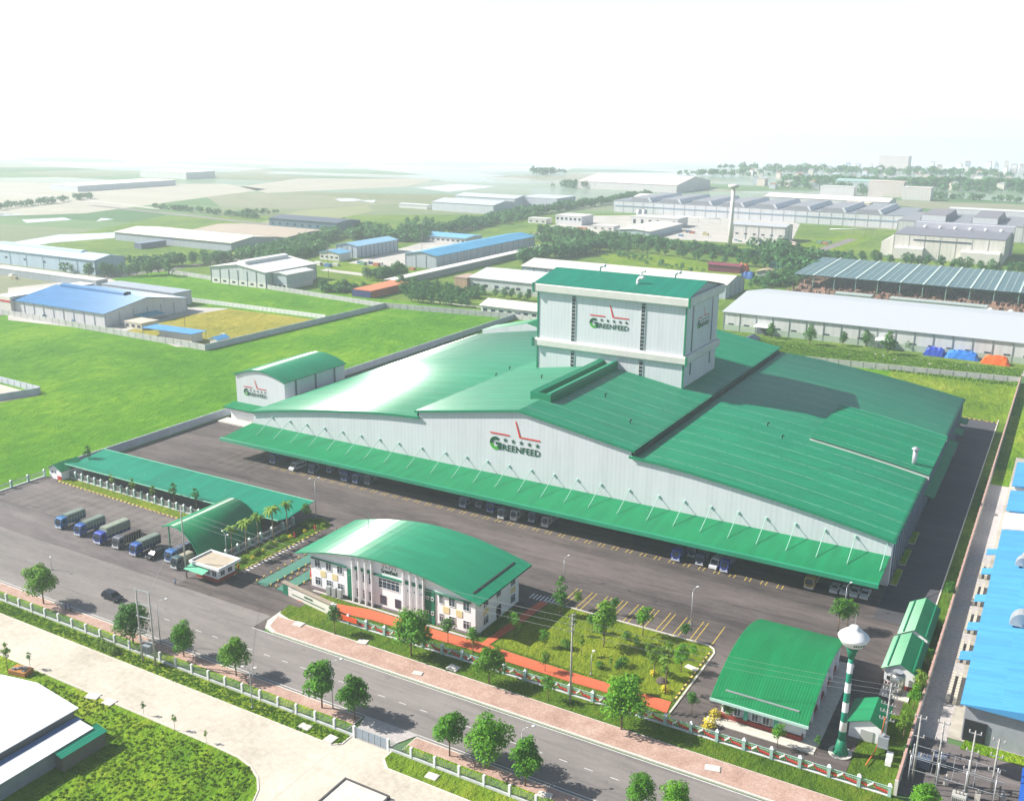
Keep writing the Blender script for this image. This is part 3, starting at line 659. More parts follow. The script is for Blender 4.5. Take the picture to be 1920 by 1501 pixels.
# ---------------------------------------------------------------- gate canopy (half barrel)
CL = (-168.5, 156, 0)
gc = thing('gate_canopy', 'half barrel green canopy curving down to the ground behind the guard booth', 'canopy', CL)
pr = [(-176.2,7.3),(-175,7.75),(-173.2,8.0),(-171.3,7.9),(-169.4,7.3),(-167.8,6.3),(-166.4,5.0),(-165.3,3.5),(-164.6,2.0),(-164.4,.8)]
b = LM(CL); b.shell(pr, 146.2, 166.4, .14, 'y', 0, True); b.build('barrel_roof', M_roof_small, gc)
b = LM(CL)
for (x0,z0),(x1,z1) in zip(pr, pr[1:]): b.tube((x0,146.15,z0-.05),(x1,146.15,z1-.05),.2,5)
b.tube((-164.4,146.15,.8),(-164.3,146.15,0),.2,5); b.build('rim_arch', M_gtrim, gc)
for y in (147,153,160,166): b = LM(CL); b.tube((-175,y,0),(-175,y,7.6),.16,8); b.build('post', M_gtrim, gc)
# ---------------------------------------------------------------- long parking shed with a butterfly roof
PLc = (-200, 175, 0)
ps = thing('parking_shed', 'long open parking shed with a folded teal green roof behind the truck lot', 'shed', PLc)
b = LM(PLc)
b.face([(-240.3,168.2,4.1),(-160.8,168.0,4.1),(-160.8,171.6,3.5),(-240.3,171.6,3.5)]); b.face([(-240.3,171.6,3.5),(-160.8,171.6,3.5),(-160.8,181.3,4.6),(-240.3,181.3,4.6)])
b.face([(-240.3,171.6,3.4),(-160.8,171.6,3.4),(-160.8,168.0,4.0),(-240.3,168.2,4.0)]); b.face([(-240.3,181.3,4.5),(-160.8,181.3,4.5),(-160.8,171.6,3.4),(-240.3,171.6,3.4)])
b.build('roof', M_roof_teal, ps)
b = LM(PLc); b.box(-240.4,-160.7,181.3,181.5,4.4,4.7); b.box(-240.4,-160.7,167.9,168.05,3.95,4.2); b.build('edge_trim', PL('edge_mint', (.25,.55,.40), .5), ps)
for k in range(14):
    x = -238.5+k*5.9; b = LM(PLc); b.tube((x,174,0),(x,174,3.8),.13,6); b.tube((x,174,3.0),(x,169,3.9),.08,5); b.tube((x,174,3.0),(x,180,4.3),.08,5); b.build('post', M_steel, ps)
# ---------------------------------------------------------------- little hut at the corner of the truck lot
HL = (-241.5, 167.2, 0)
hh = thing('guard_hut', 'tiny gabled hut with round windows at the end of the long parking shed', 'hut', HL)
b = LM(HL); b.exx([(-244.3,.05),(-244.3,3.0),(-241.7,4.3),(-239.1,3.0),(-239.1,.05)], 165.6, 172.5, 'y'); b.build('wall', M_offw, hh)
b = LM(HL); b.shell([(-244.9,2.75),(-241.7,4.45),(-238.5,2.75)], 165.0, 173.0, -.15, 'y', 0, False); b.build('roof', M_roof_small, hh)
b = LM(HL); b.box(-240.9,-239.2,165.5,165.58,.05,1.2); b.build('red_door', M_red, hh)
for x in (-242.9,-241.7): b = LM(HL); b.tube((x,165.62,2.1),(x,165.5,2.1),.28,10); b.build('round_window', M_glass, hh)
# ---------------------------------------------------------------- canteen with arched roof
KL = (-35.2, 163, 0)
ct = thing('canteen_building', 'low white hall with red base under a wide arched green roof near the water tower', 'building', KL)
b = LM(KL); apr = [(147.2+32*k/18, 4.35+4.1*math.sin(math.pi*k/18)**.85 if 0 < k < 18 else 4.35) for k in range(19)]
wl = [(149.2,.1)]+[(y, z-.2) for y, z in apr if 149.4 < y < 177]+[(177.2,.1)]
b.exx(wl, -42.2, -28.4, 'x'); b.build('wall', M_offw, ct)
b = LM(KL); b.shell(apr, -43.6, -27.0, -.22, 'x', 0, True); cr = b.build('arched_roof', green_roof('canteen_tile', (.005,.235,.075), axis=0, period=0, rib=.5, rough=.5, sheen=.03), ct)
b = LM(KL); b.box(-43.7,-26.9,147.0,147.22,4.15,4.62); b.build('eave_trim', PL('mint_trim', (.42,.62,.55), .5), cr)
b = LM(KL); b.box(-41.6,-29.0,148.95,149.2,5.55,5.75,0); b.build('ridge_slot', M_steel, cr)
b = LM(KL); b.box(-42.4,-28.2,149.0,177.4,.05,1.0); b.build('base', PL('brick_red', (.27,.05,.04), .8), ct)
b = LM(KL); b.box(-44.2,-25.6,146.6,149,.05,.22); b.box(-28.2,-25.4,149,178.5,.05,.22); b.build('terrace', M_kerb, ct)
for x in (-41.2,-39.3,-36.2,-34.3): win(ct, x-KL[0], 149.2-KL[1], 1.2, 1.2, 2.0)
for x in (-37.8,-32.6): b = LM(KL); b.box(x-.35,x+.35,149.0,149.18,1.0,4.0); b.build('green_panel', PL('mint_panel', (.08,.42,.30), .6), ct)
for x in (-31.0,-29.6): win(ct, x-KL[0], 149.2-KL[1], 2.9, .9, .5, panes=1)
for y in (153,158,163,168,173): win(ct, -28.4-KL[0], y-KL[1], 1.3, 2.2, 2.2, 'y', 1, 3)
for y in (150.5,155.5,160.5,165.5,170.5,175.5): b = LM(KL); b.box(-28.4,-27.9,y-.3,y+.3,.05,4.8); b.build('pilaster', M_offw, ct)
# ---------------------------------------------------------------- twin sheds
def shed(name, label, x0, x1, y0, y1, h, rise, xm=None, base=None, rail=True):
    L = ((x0+x1)/2, (y0+y1)/2, 0); s = thing(name, label, 'shed', L); xm = xm or (x0+x1)/2
    b = LM(L); b.exx([(x0+.4,.08),(x0+.4,h),(xm,h+rise),(x1-.4,h),(x1-.4,.08)], y0+.4, y1-.4, 'y'); b.build('wall', M_offw, s)
    sl = rise/(xm-x0)
    b = LM(L); b.shell([(x0-.2,h-.25),(xm,h+rise+.1),(x1+.2,h-.25)], y0, y1, -.16, 'y', 0, False); r_ = b.build('roof', M_roof_small, s)
    if rail:
        for xx in (x0+.8, x1-.8): b = LM(L); zz = h+rise+.3-abs(xx-xm)*sl; b.box(xx-.1, xx+.1, y0+.2, y1-.2, zz-.06, zz+.06); b.build('roof_rail', M_gtrim, r_)
    if base: b = LM(L); b.box(x0+.3, x1-.3, y0+.3, y1-.3, .06, .9); b.build('base', base, s)
    return s, L
s1, L1 = shed('utility_shed', 'gabled green roof shed standing right behind the steel tank', -20.0, -14.0, 174.2, 187.6, 3.6, 1.4, base=PL('brick_red', (.27,.05,.04), .8))
b = LM(L1); b.box(-19.1,-18.0,174.45,174.58,1.4,2.1); b.build('vent_panel', M_dark, s1)
s2, L2 = shed('utility_shed', 'gabled green roof shed, the farther of two in line along the wall', -19.6, -13.9, 189.0, 204.6, 3.5, 1.4, base=M_cream)
s3, L3 = shed('pump_house', 'squat white hut with green gable roof and grey doors, beside the water tower foot', -22.2, -16.3, 154.6, 162.6, 3.0, 1.1, xm=-18.6, rail=False)
b = LM(L3); b.box(-19.9,-17.9,154.85,154.97,.08,2.1); b.build('double_door', PL('door_grey', (.40,.41,.40), .6), s3)
# tank
tk = thing('steel_tank', 'upright stainless steel tank on a concrete pad in front of a shed', 'tank', (-17.0, 172.6, 0))
b = MB(); b.box(-2.6, 2.4, -2.2, 1.6, .08, .3); b.build('pad', M_kerb, tk)
b = MB(); b.lathe([(1.3,.3),(1.3,3.9),(1.0,4.15),(.1,4.3)], n=24); b.lathe([(1.55,.3),(1.55,.5),(1.3,.5)], n=24); b.build('vessel', NT('stainless').out((.45,.45,.44), .3, .5, .85), tk)
b = MB(); b.path([(-1.0,-.9,.3),(-1.0,-.9,5.0),(-.4,-.9,5.0),(-.4,-.9,4.2)], .07, 5); b.lathe([(.9,4.5),(.9,4.56)], n=14); b.build('handrail', M_steel, tk)
# ---------------------------------------------------------------- water tower
wt = thing('water_tower', 'tall slender green and white ringed water tower with a white mushroom tank', 'tower', (-21.9, 149.3, 0))
t = NT('ringed_paint'); st = t.stripe(2, 3.55, 1.75, .9); t.out(t.mix(st, (.74,.73,.74), (.01,.20,.13)), .5)
b = MB(); b.lathe([(.62,2.8),(.52,8),(.46,14),(.45,18.2)], n=18); b.build('shaft', t.m, wt)
b = MB(); b.lathe([(1.3,.1),(1.2,.6),(.88,1.5),(.64,2.8)], n=18); b.build('flared_foot', M_og, wt)
b = MB(); b.lathe([(.47,17.6),(.75,18.8),(1.15,19.9)], n=18); b.build('collar', M_og, wt)
b = MB(); b.lathe([(1.1,19.9),(1.7,20.15),(2.3,21.15),(2.42,21.45),(2.25,21.75),(1.3,22.55),(.78,22.85),(.74,23.2),(.35,23.4)], n=28); tk2 = b.build('mushroom_tank', M_white, wt)
b = MB(); b.tube((0,0,23.4),(0,0,25.4),.04,5); b.build('aerial', M_steel, tk2)
b = MB(); b.lathe([(1.9,.08),(1.9,.3)], n=18); b.build('plinth', M_kerb, wt)
b = MB(); a0 = R(-78)
for k in range(7):
    a = a0+k*.13; r1, r0 = 2.26, 2.22
    b.face([(r1*math.cos(a),r1*math.sin(a),20.75),(r1*math.cos(a+.09),r1*math.sin(a+.09),20.75),(r1*math.cos(a+.09)*.985,r1*math.sin(a+.09)*.985,21.15),(r1*math.cos(a)*.985,r1*math.sin(a)*.985,21.15)])
b.build('tank_lettering', M_logo_dk, tk2)
# ---------------------------------------------------------------- weighbridge plates with bollards
for i, (x0, x1, lb) in enumerate(((-147.0,-143.9,'green steel weighbridge plate nearer the gate booth'),(-141.3,-138.4,'green steel weighbridge plate nearer the office'))):
    wb = thing('weighbridge', lb, 'weighbridge', ((x0+x1)/2, 154.5, 0)); L = ((x0+x1)/2, 154.5, 0)
    b = LM(L); b.box(x0, x1, 146, 163.5, .08, .34); b.build('plate', PL('plate_green', (.07,.20,.15), .6), wb)
    for sx_ in (x0-.5, x1+.5):
        for k in range(8):
            y = 146.6+k*2.3; b = LM(L); b.tube((sx_,y,.08),(sx_,y,.75),.19,8); b.box(sx_-.25,sx_+.25,y-.25,y+.25,.08,.2,1); b.build('bollard', [PL('bollard_yellow', (.48,.36,.10), .7), M_dark], wb)
# ---------------------------------------------------------------- front fence with zigzag ornament
def ornate(x0, x1, y, label, n, gate_posts=True, group=None, ang=0, thing_loc=None, zz=True):
    L = thing_loc or (x0, y, 0); f = thing('ornamental_fence', label, 'fence', L, ang, group); W_ = (x1-x0)/n
    M_p = PL('post_mint', (.33,.50,.46), .7, .1)
    b = MB(); b.box(0, x1-x0, -.22, .22, 0, .42); b.build('fence_base', PL('base_white', (.55,.56,.57), .8, .2), f)
    for k in range(n+1):
        u = k*W_; b = MB(); b.box(u-.26, u+.26, -.3, .3, .1, 2.15); b.face([(u-.34,-.36,2.15),(u+.34,-.36,2.15),(u,0,2.6)],1); b.face([(u+.34,-.36,2.15),(u+.34,.36,2.15),(u,0,2.6)],1); b.face([(u+.34,.36,2.15),(u-.34,.36,2.15),(u,0,2.6)],1); b.face([(u-.34,.36,2.15),(u-.34,-.36,2.15),(u,0,2.6)],1); b.face([(u-.34,-.36,2.15),(u-.34,.36,2.15),(u+.34,.36,2.15),(u+.34,-.36,2.15)],1)
        b.build('fence_post', [M_p, M_white], f)
    for k in range(n):
        u0, u1 = k*W_+.28, (k+1)*W_-.28; m_ = (u0+u1)/2
        b = MB(); b.box(u0,u1,-.05,.05,1.82,1.92); b.box(u0,u1,-.04,.04,1.5,1.56)
        q = 14
        for j in range(q): uu = u0+(u1-u0)*(j+.5)/q; b.box(uu-.02,uu+.02,-.02,.02,.55,1.82)
        p = b.build('fence_panel', M_p if zz else M_steel, f)
        if zz:
            b = MB(); zc = [(u0,1.05),(m_-1.0,.78),(m_-.15,1.55),(m_+.35,.95),(u1,.72)]
            for (a0,z0),(a1,z1) in zip(zc, zc[1:]): b.exx([(a0,z0),(a1,z1),(a1,z1+.30),(a0,z0+.30)], -.12, .12, 'y', 0 if (a0 != m_-1.0) else 1)
            b.build('zigzag_rail', [M_red, M_white], p)
    return f
ornate(-122.6, -13.0, 141.9, 'long front fence with mint posts and red zigzag rails before the office and canteen', 24)
ornate(-239.2, -166.6, 168.3, 'white picket fence with mint posts along the grass edge of the long parking shed', 26, zz=False, ang=math.atan2(-2.6, 72.6))
ornate(0, 23, 0, 'short white fence beside the palms and the gate canopy', 6, zz=False, ang=math.pi/2, thing_loc=(-162.2, 152, 0))
ornate(0, 36, 0, 'white fence with tall posts along the far left edge of the truck lot', 7, zz=False, ang=math.pi/2, thing_loc=(-245.8, 129, 0))
# ---------------------------------------------------------------- wire fence along the road
def wirefence(x0, x1, y, label, n):
    f = thing('wire_fence', label, 'fence', (x0, y, 0)); W_ = (x1-x0)/n
    b = MB(); b.box(0, x1-x0, -.15, .15, .1, .62); b.build('fence_base', PL('base_white', (.55,.56,.57), .8, .2), f)
    for k in range(n+1): b = MB(); u = k*W_; b.box(u-.19,u+.19,-.2,.2,.1,2.2); b.build('fence_post', M_white, f)
    for k in range(n):
        u0, u1 = k*W_+.2, (k+1)*W_-.2; b = MB()
        for z in (.7,1.0,1.3,1.6,1.9): b.box(u0,u1,-.02,.02,z,z+.045)
        q = 11
        for j in range(q): uu = u0+(u1-u0)*(j+.5)/q; b.box(uu-.02,uu+.02,-.021,.021,.6,1.9)
        b.build('fence_panel', PL('mesh_green_grey', (.16,.22,.20), .7), f)
wirefence(-232, -93.2, 112.4, 'green mesh fence with square white posts on the roadside, reaching the grey gate', 33)
wirefence(-86.2, -45.0, 112.4, 'green mesh fence with white posts running on beyond the grey gate', 9)
gt = thing('sliding_gate', 'plain grey metal sliding gate between two white posts', 'gate', (-93.0, 112.4, 0))
b = MB(); b.box(.15, 6.6, -.06, .06, .2, 2.05); b.build('gate_leaf', PL('gate_grey', (.25,.30,.36), .6), gt)
b = MB()
for k in range(6): u = .3+k*1.22; b.box(u-.05,u+.05,-.1,-.062,.2,2.05)
b.build('gate_frame', M_steel, gt)
# ---------------------------------------------------------------- boundary walls
def wall(name, p, q, h, label, m=None, th=.3, seg=4.0, post=.36, cap=None, z0=0):
    p, q = Vector(p), Vector(q); d = q-p; L_ = d.length; a = math.atan2(d.y, d.x); n = max(1, round(L_/seg))
    f = thing(name, label, 'wall', (p.x, p.y, z0), a)
    b = MB(); b.box(0, L_, -th/2, th/2, 0, h); w_ = b.build('wall_panel', m or M_wallc, f)
    if cap: b = MB(); b.box(0, L_, -th/2-.04, th/2+.04, h, h+.12); b.build('coping', cap, f)
    b = MB()
    for k in range(n+1): u = min(L_, k*L_/n); b.box(u-post/2, u+post/2, -th/2-.1, th/2+.1, 0, h+.08)
    b.build('wall_post', m or M_wallc, f); f.children[-1]['kind'] = 'stuff'
    return f
wall('boundary_wall', (-246,168.5), (-246,446), 2.6, 'long grey panel wall between the meadow and the factory yard', m=PL('wall_blue_grey', (.44,.48,.54), .9, .15, .3), seg=4.6)
wall('boundary_wall', (-12.3,143), (-12.3,431), 2.6, 'white wall with reddish coping between the factory side and the blue roof plant', m=M_cream, cap=PL('coping_red', (.45,.28,.24), .8), seg=4.0, post=.32)
wall('boundary_wall', (-12.3,431), (-106,420), 2.6, 'pale concrete wall behind the rear lawn, before the long white warehouse', seg=5.0)
wall('boundary_wall', (-106,420), (-246,436), 2.6, 'concrete wall behind the factory tower', seg=5.0)
wall('boundary_wall', G(722,577), (-246,436), 2.8, 'grey concrete wall bordering the meadow in front of the green orchard', seg=4.5)
wall('boundary_wall', G(385,657), G(722,577), 2.7, 'blue grey wall slanting between the dry field and the meadow', m=PL('wall_blue_grey', (.34,.38,.42), .9, .15, .3), seg=5)
wall('boundary_wall', G(-60,578), G(385,657), 2.7, 'pale wall along the meadow before the blue roofed factory', seg=5)
wall('boundary_wall', G(225,548), G(610,598), 2.2, 'white baluster wall between the dry yellow field and the green field', m=M_white, seg=3)
wall('boundary_wall', G(315,512), G(722,577), 2.6, 'pale concrete wall in front of the white warehouse with roof monitor', seg=4)
wall('boundary_wall', G(75,738), G(-60,760), 2.4, 'low blue grey wall around the small plot at the left edge, nearer side', m=PL('wall_blue_grey', (.34,.38,.42), .9, .15, .3), seg=5)
wall('boundary_wall', G(75,736), G(-40,706), 2.4, 'low posted wall around the small plot at the left edge, farther side', m=PL('wall_blue_grey', (.34,.38,.42), .9, .15, .3), seg=4)
poly('yard', [G(74,741), G(-40,709), G(-160,735), G(-50,763)], .07, M_conc)
# ---------------------------------------------------------------- blue roofed plant on the right
BLc = (4, 200, 0)
bp = thing('blue_roof_plant', 'long workshop with bright blue ribbed roof beyond the right boundary wall', 'factory', BLc)
M_blue = green_roof('blue_roof_sheet', (.09,.37,.70), axis=1, period=6, rib=.5, rough=.5, sheen=.03, line=(.03,.22,.5), lw=.2)
b = LM(BLc); b.box(-5.2, 40, 163.9, 246, 0, 6.9, 0); b.build('wall', PL('wall_grey_clad', (.32,.34,.37), .7), bp)
b = LM(BLc); b.exx([(-6,6.95),(-6,7.1),(20,10.6),(46,7.1),(46,6.95)], 162.8, 247, 'y'); b.build('roof', M_blue, bp)
b = LM(BLc); b.box(-5.0,-1.6,163.6,163.88,.1,4.0); b.build('loading_bay', M_dark, bp)
for i, y in enumerate((186,199,213,228,240)): b = LM(BLc); b.exx([(-8.3,2.9),(-5.2,3.6),(-5.2,3.45),(-8.3,2.75)], y, y+3.6, 'y'); b.build('door_canopy', M_blue, bp)
for (x, y, s) in ((1.2,195.5,1.0),(-.2,224.8,.75),(.6,227.6,.75)):
    v = thing('roof_cowl', {195.5:'large ribbed metal cowl standing alone on the blue roof',224.8:'ribbed metal cowl, the front one of a pair on the blue roof',227.6:'ribbed metal cowl, the rear one of a pair on the blue roof'}[y], 'vent', (x, y, 7.5))
    b = MB()
    for k in range(7):
        a0, a1 = R(k*16), R((k+1)*16); rr_ = 1.5*s
        p0, p1 = (-rr_*math.cos(a0)*1.5, rr_*math.sin(a0)*1.7), (-rr_*math.cos(a1)*1.5, rr_*math.sin(a1)*1.7)
        b.face([(p0[0],-rr_,p0[1]+.9),(p1[0],-rr_*.9,p1[1]+.9),(p1[0],rr_*.9,p1[1]+.9),(p0[0],rr_,p0[1]+.9)],0,False)
        b.face([(0,-rr_,.9),(p0[0],-rr_,p0[1]+.9),(p1[0],-rr_*.9,p1[1]+.9)][::-1]); b.face([(0,rr_,.9),(p0[0],rr_,p0[1]+.9),(p1[0],rr_*.9,p1[1]+.9)])
    b.build('hood', M_steel, v); b = MB(); b.box(-.3*s,1.4*s,-1.2*s,1.2*s,0,1.0); b.build('duct', M_steel, v)
M_wroof0 = PL('white_roof_plain', (.70,.70,.72), .5, .05)
bp2 = thing('blue_roof_plant', 'white annexe with blue roof bays at the right edge behind the long blue roof', 'factory', (6, 275, 0))
for (y0, y1) in ((251,261),(264,279),(284,305)):
    b = LM((6,275,0)); b.box(-5.4, 30, y0, y1, 0, 6.0); b.build('wall', M_offw, bp2)
    b = LM((6,275,0)); b.exx([(-6.2,6.02),(-6.2,6.2),(12,8.2),(31,6.2),(31,6.02)], y0-.6, y1+.6, 'y'); b.build('roof', M_blue if y0 > 260 else M_wroof0, bp2)
rect('alley', -12.1, -7.2, 144, 330, .10, M_gravel); rect('alley', -7.2, 40, 163, 330, .11, PL('alley_concrete', (.36,.33,.28), .9, .25, .5))
rect('service_road', -12.1, 40, 143.5, 161.3, .12, M_lot)
poly('grass_strip', [(-5,160.5),(40,161.5),(40,163.6),(-4.5,163.6)], .2, M_rough)
rect('meadow', -12, 60, 300, 430, .105, M_rough)
def ac_unit():
    r_ = thing('outdoor_unit', 'small beige air conditioner unit in the rows beside the blue roofed workshop', 'air conditioner', (-7, 190, .12), 0, 'air conditioners beside the blue roof')
    b = MB(); b.box(-.28,.28,-.42,.42,.1,1.0); b.box(-.28,-.2,-.42,.42,.12,.1); b.build('casing', PL('ac_beige', (.50,.46,.38), .7), r_)
    b = MB(); b.tube((-.29,0,.55),(-.33,0,.55),.32,12); b.build('fan_guard', M_dark, r_)
    return r_
a0 = None
for (y0, n) in ((174.5,10),(190.3,8),(203.4,9),(217.2,10),(232.2,7)):
    for k in range(n):
        for xx in (-8.5,-7.4):
            if a0 is None: a0 = ac_unit(); a0.location = (xx, y0, .12)
            else: dup(a0, (xx, y0+k*1.05, .12), random.uniform(-.05,.05))
# ---------------------------------------------------------------- warehouse in the lower left corner
WL = (-140, 80, 0)
wh = thing('white_warehouse', 'white roofed workshop with a lean-to at the lower left corner', 'warehouse', WL)
M_wroof = PL('white_roof_sheet', (.78,.78,.80), .5, .04, .3)
b = LM(WL); b.box(-152.5,-133.4,50,89.4,0,4.8); b.build('wall', PL('dark_wall', (.16,.17,.19), .8), wh)
b = LM(WL); b.shell([(-153.5,4.7),(-143.2,6.3),(-132.9,4.9)], 48, 90, -.15, 'y', 0, False); b.build('roof', M_wroof, wh)
b = LM(WL); b.shell([(-131.6,3.7),(-128.2,3.3)], 48, 89, -.12, 'y', 0, False); b.build('lean_to_roof', M_wroof, wh)
b = LM(WL); b.box(-133.4,-129,48,88.4,0,3.0,0); b.build('lean_to_wall', PL('lean_wall', (.22,.25,.30), .8), wh)
b = LM(WL); b.face([(-132.9,48,3.75),(-131.5,48,3.6),(-131.5,89.5,3.6),(-132.9,89.5,3.75)]); b.build('gutter', PL('gutter_blue', (.16,.24,.42), .5), wh)
sh = thing('lean_to_shed', 'narrow green roofed lean-to against the white workshop', 'shed', (-129, 86, 0))
b = LM((-129,86,0)); b.shell([(-128.9,3.25),(-126.4,2.7)], 81.6, 90.2, -.12, 'y', 0, False); b.build('roof', M_roof_teal, sh)
b = LM((-129,86,0)); b.box(-128.6,-126.9,82,90,0,2.6); b.build('wall', PL('shed_wall_dark', (.14,.13,.12), .9), sh)
# open pit wall at the bottom
pw = thing('loading_pit', 'dark edged concrete slab in the paved lot, cut by the lower edge', 'slab', (-83, 97, 0))
b = LM((-83,97,0)); b.box(-87,-79,88,102.4,.08,.6); b.build('slab_top', M_kerb, pw)
b = LM((-83,97,0)); b.box(-87.3,-87,88,102.7,.08,.75); b.box(-87,-78.7,102.4,102.7,.08,.75); b.build('dark_rim', PL('rim_dark', (.08,.075,.08), .9), pw)
# ---------------------------------------------------------------- vehicles (front towards -y)
M_tyre = PL('tyre_rubber', (.018,.018,.02), .9, .1); M_rim = PL('rim_steel', (.35,.36,.38), .4, .1, 2, .5, .5); M_vglass = NT('vehicle_glass').out((.015,.02,.03), .2, .35); M_lamp = PL('lamp_lens', (.7,.7,.68), .2, .05, 3, .6)
def wheel(par, x, y, r, w_):
    s = 1 if x > 0 else -1
    b = MB(); b.tube((x-w_/2,y,r),(x+w_/2,y,r),r,14); t_ = b.build('wheel', M_tyre, par)
    b = MB(); b.tube((x+s*w_/2,y,r),(x+s*(w_/2+.02),y,r),r*.55,12); b.build('rim', M_rim, t_)
def truck(label, loc, cab, L=8.6, box_h=3.3, cover=None, side=None, rz=0, W_=2.35, group=None, cover_kind='canvas'):
    v = thing('cargo_truck', label, 'truck', loc, rz, group); h = W_/2; mc = PL('cab_%s' % str(cab), cab, .35, .06, 1, .5)
    b = MB(); pr = [(0,.5),(-.02,1.35),(.12,2.0),(.42,2.72),(.75,2.88),(1.95,2.9),(2.0,2.75),(2.0,.55)]
    b.exx([(y,z) for y,z in pr], -h+.06, h-.06, 'x'); c = b.build('cab', mc, v)
    b = MB(); b.face([(-h+.2,-.035,1.42),(h-.2,-.035,1.42),(h-.24,.085,2.0),(-h+.24,.085,2.0)]); b.face([(-h+.24,.085,2.0),(h-.24,.085,2.0),(h-.3,.34,2.58),(-h+.3,.34,2.58)]); b.build('windscreen', M_vglass, c)
    for s in (-1,1):
        b = MB(); q = [(s*(h-.045),.5,1.5),(s*(h-.045),1.5,1.5),(s*(h-.045),1.5,2.35),(s*(h-.045),.72,2.35)]; b.face(q if s > 0 else q[::-1]); b.build('side_window', M_vglass, c)
        b = MB(); b.box(s*(h-.35)-.16, s*(h-.35)+.16, -.05, .05, .8, 1.02); b.build('headlight', M_lamp, c)
        b = MB(); b.box(min(s*(h+.02),s*(h+.22)), max(s*(h+.02),s*(h+.22)), .1, .18, 1.7, 2.15); b.build('mirror', M_dark, c)
    b = MB(); b.box(-h+.05,h-.05,-.1,.1,.4,.68); b.build('bumper', PL('bumper_white', (.5,.52,.55), .5), c)
    b = MB(); b.box(-h+.5,h-.5,-.045,.06,1.06,1.3); b.build('grille', M_dark, c)
    b = MB(); b.box(-.5,.5,1.5,L-.1,.55,.85); b.build('chassis', M_dark, v)
    if cover is not None:
        ms = PL('side_%s' % str(side), side or cab, .5, .15, 1)
        b = MB(); b.box(-h,h,2.15,L,.9,2.1 if cover_kind == 'canvas' else box_h); bd = b.build('cargo_body', ms, v)
        if cover_kind == 'canvas':
            n = 8; b = MB(); pf = [(-h-.03,1.7),(-h-.03,box_h-.45),(-h+.15,box_h-.12),(-h+.5,box_h),(h-.5,box_h),(h-.15,box_h-.12),(h+.03,box_h-.45),(h+.03,1.7)]
            b.exx([(x,z) for x,z in pf], 2.12, L+.03, 'y'); b.build('canvas_cover', PL('canvas_%s' % str(cover), cover, .8, .32, 1.1), bd)
            b = MB()
            for k in range(7): yy = 2.3+(L-2.5)*k/6; b.box(-h-.05,-h-.02,yy,yy+.06,1.0,box_h-.5); b.box(h+.02,h+.05,yy,yy+.06,1.0,box_h-.5); b.box(-h+.5,h-.5,yy,yy+.06,box_h,box_h+.03)
            b.build('cover_hoops', M_steel, bd)
        else:
            b = MB(); b.box(-h+.02,h-.02,2.17,L-.02,box_h,box_h+.08); b.build('box_roof', PL('box_%s' % str(cover), cover, .6, .1, 1), bd)
    ax_ = [1.1, L-2.0] + ([L-3.2] if L > 8.5 else [])
    for y in ax_:
        for s in (-1,1): wheel(v, s*(h-.18), y, .48, .28)
    return v
BLU = (.015,.075,.30); BLU2 = (.02,.05,.34); CY = (.02,.13,.32)
CG = (.15,.20,.17)
truck('blue cargo truck with green canvas top, first of the parked line, farthest from the booth', (-210.2,142.9,.07), CY, 7.3, 3.2, CG, (.02,.09,.16))
truck('blue cargo truck with grey green canvas top, second in the parked line', (-202.4,142.4,.07), BLU, 7.5, 3.2, CG, (.02,.05,.15))
truck('largest blue cargo truck of the parked line, long pale canvas top and white front', (-194.3,141.7,.07), BLU2, 9.0, 3.7, (.24,.28,.22), (.03,.05,.20), W_=2.55)
truck('dark brown cargo truck with black cover, between two blue trucks', (-188.4,142.2,.07), (.10,.11,.13), 6.8, 2.9, (.06,.045,.04), (.05,.03,.02))
truck('blue cargo truck with green canvas top, beside the parked black car', (-181.7,141.6,.07), BLU, 7.5, 3.2, CG, (.02,.05,.15))
truck('blue truck with a long low blue grey cover, reaching under the gate canopy', (-171.8,143.2,.07), (.03,.12,.34), 9.0, 2.9, (.09,.11,.16), (.03,.04,.07))
truck('small canvas covered truck with beige green load bed, closest to the guard booth', (-168.0,141.5,.07), (.05,.09,.10), 5.2, 2.7, (.33,.31,.24), (.14,.16,.10), W_=2.1)
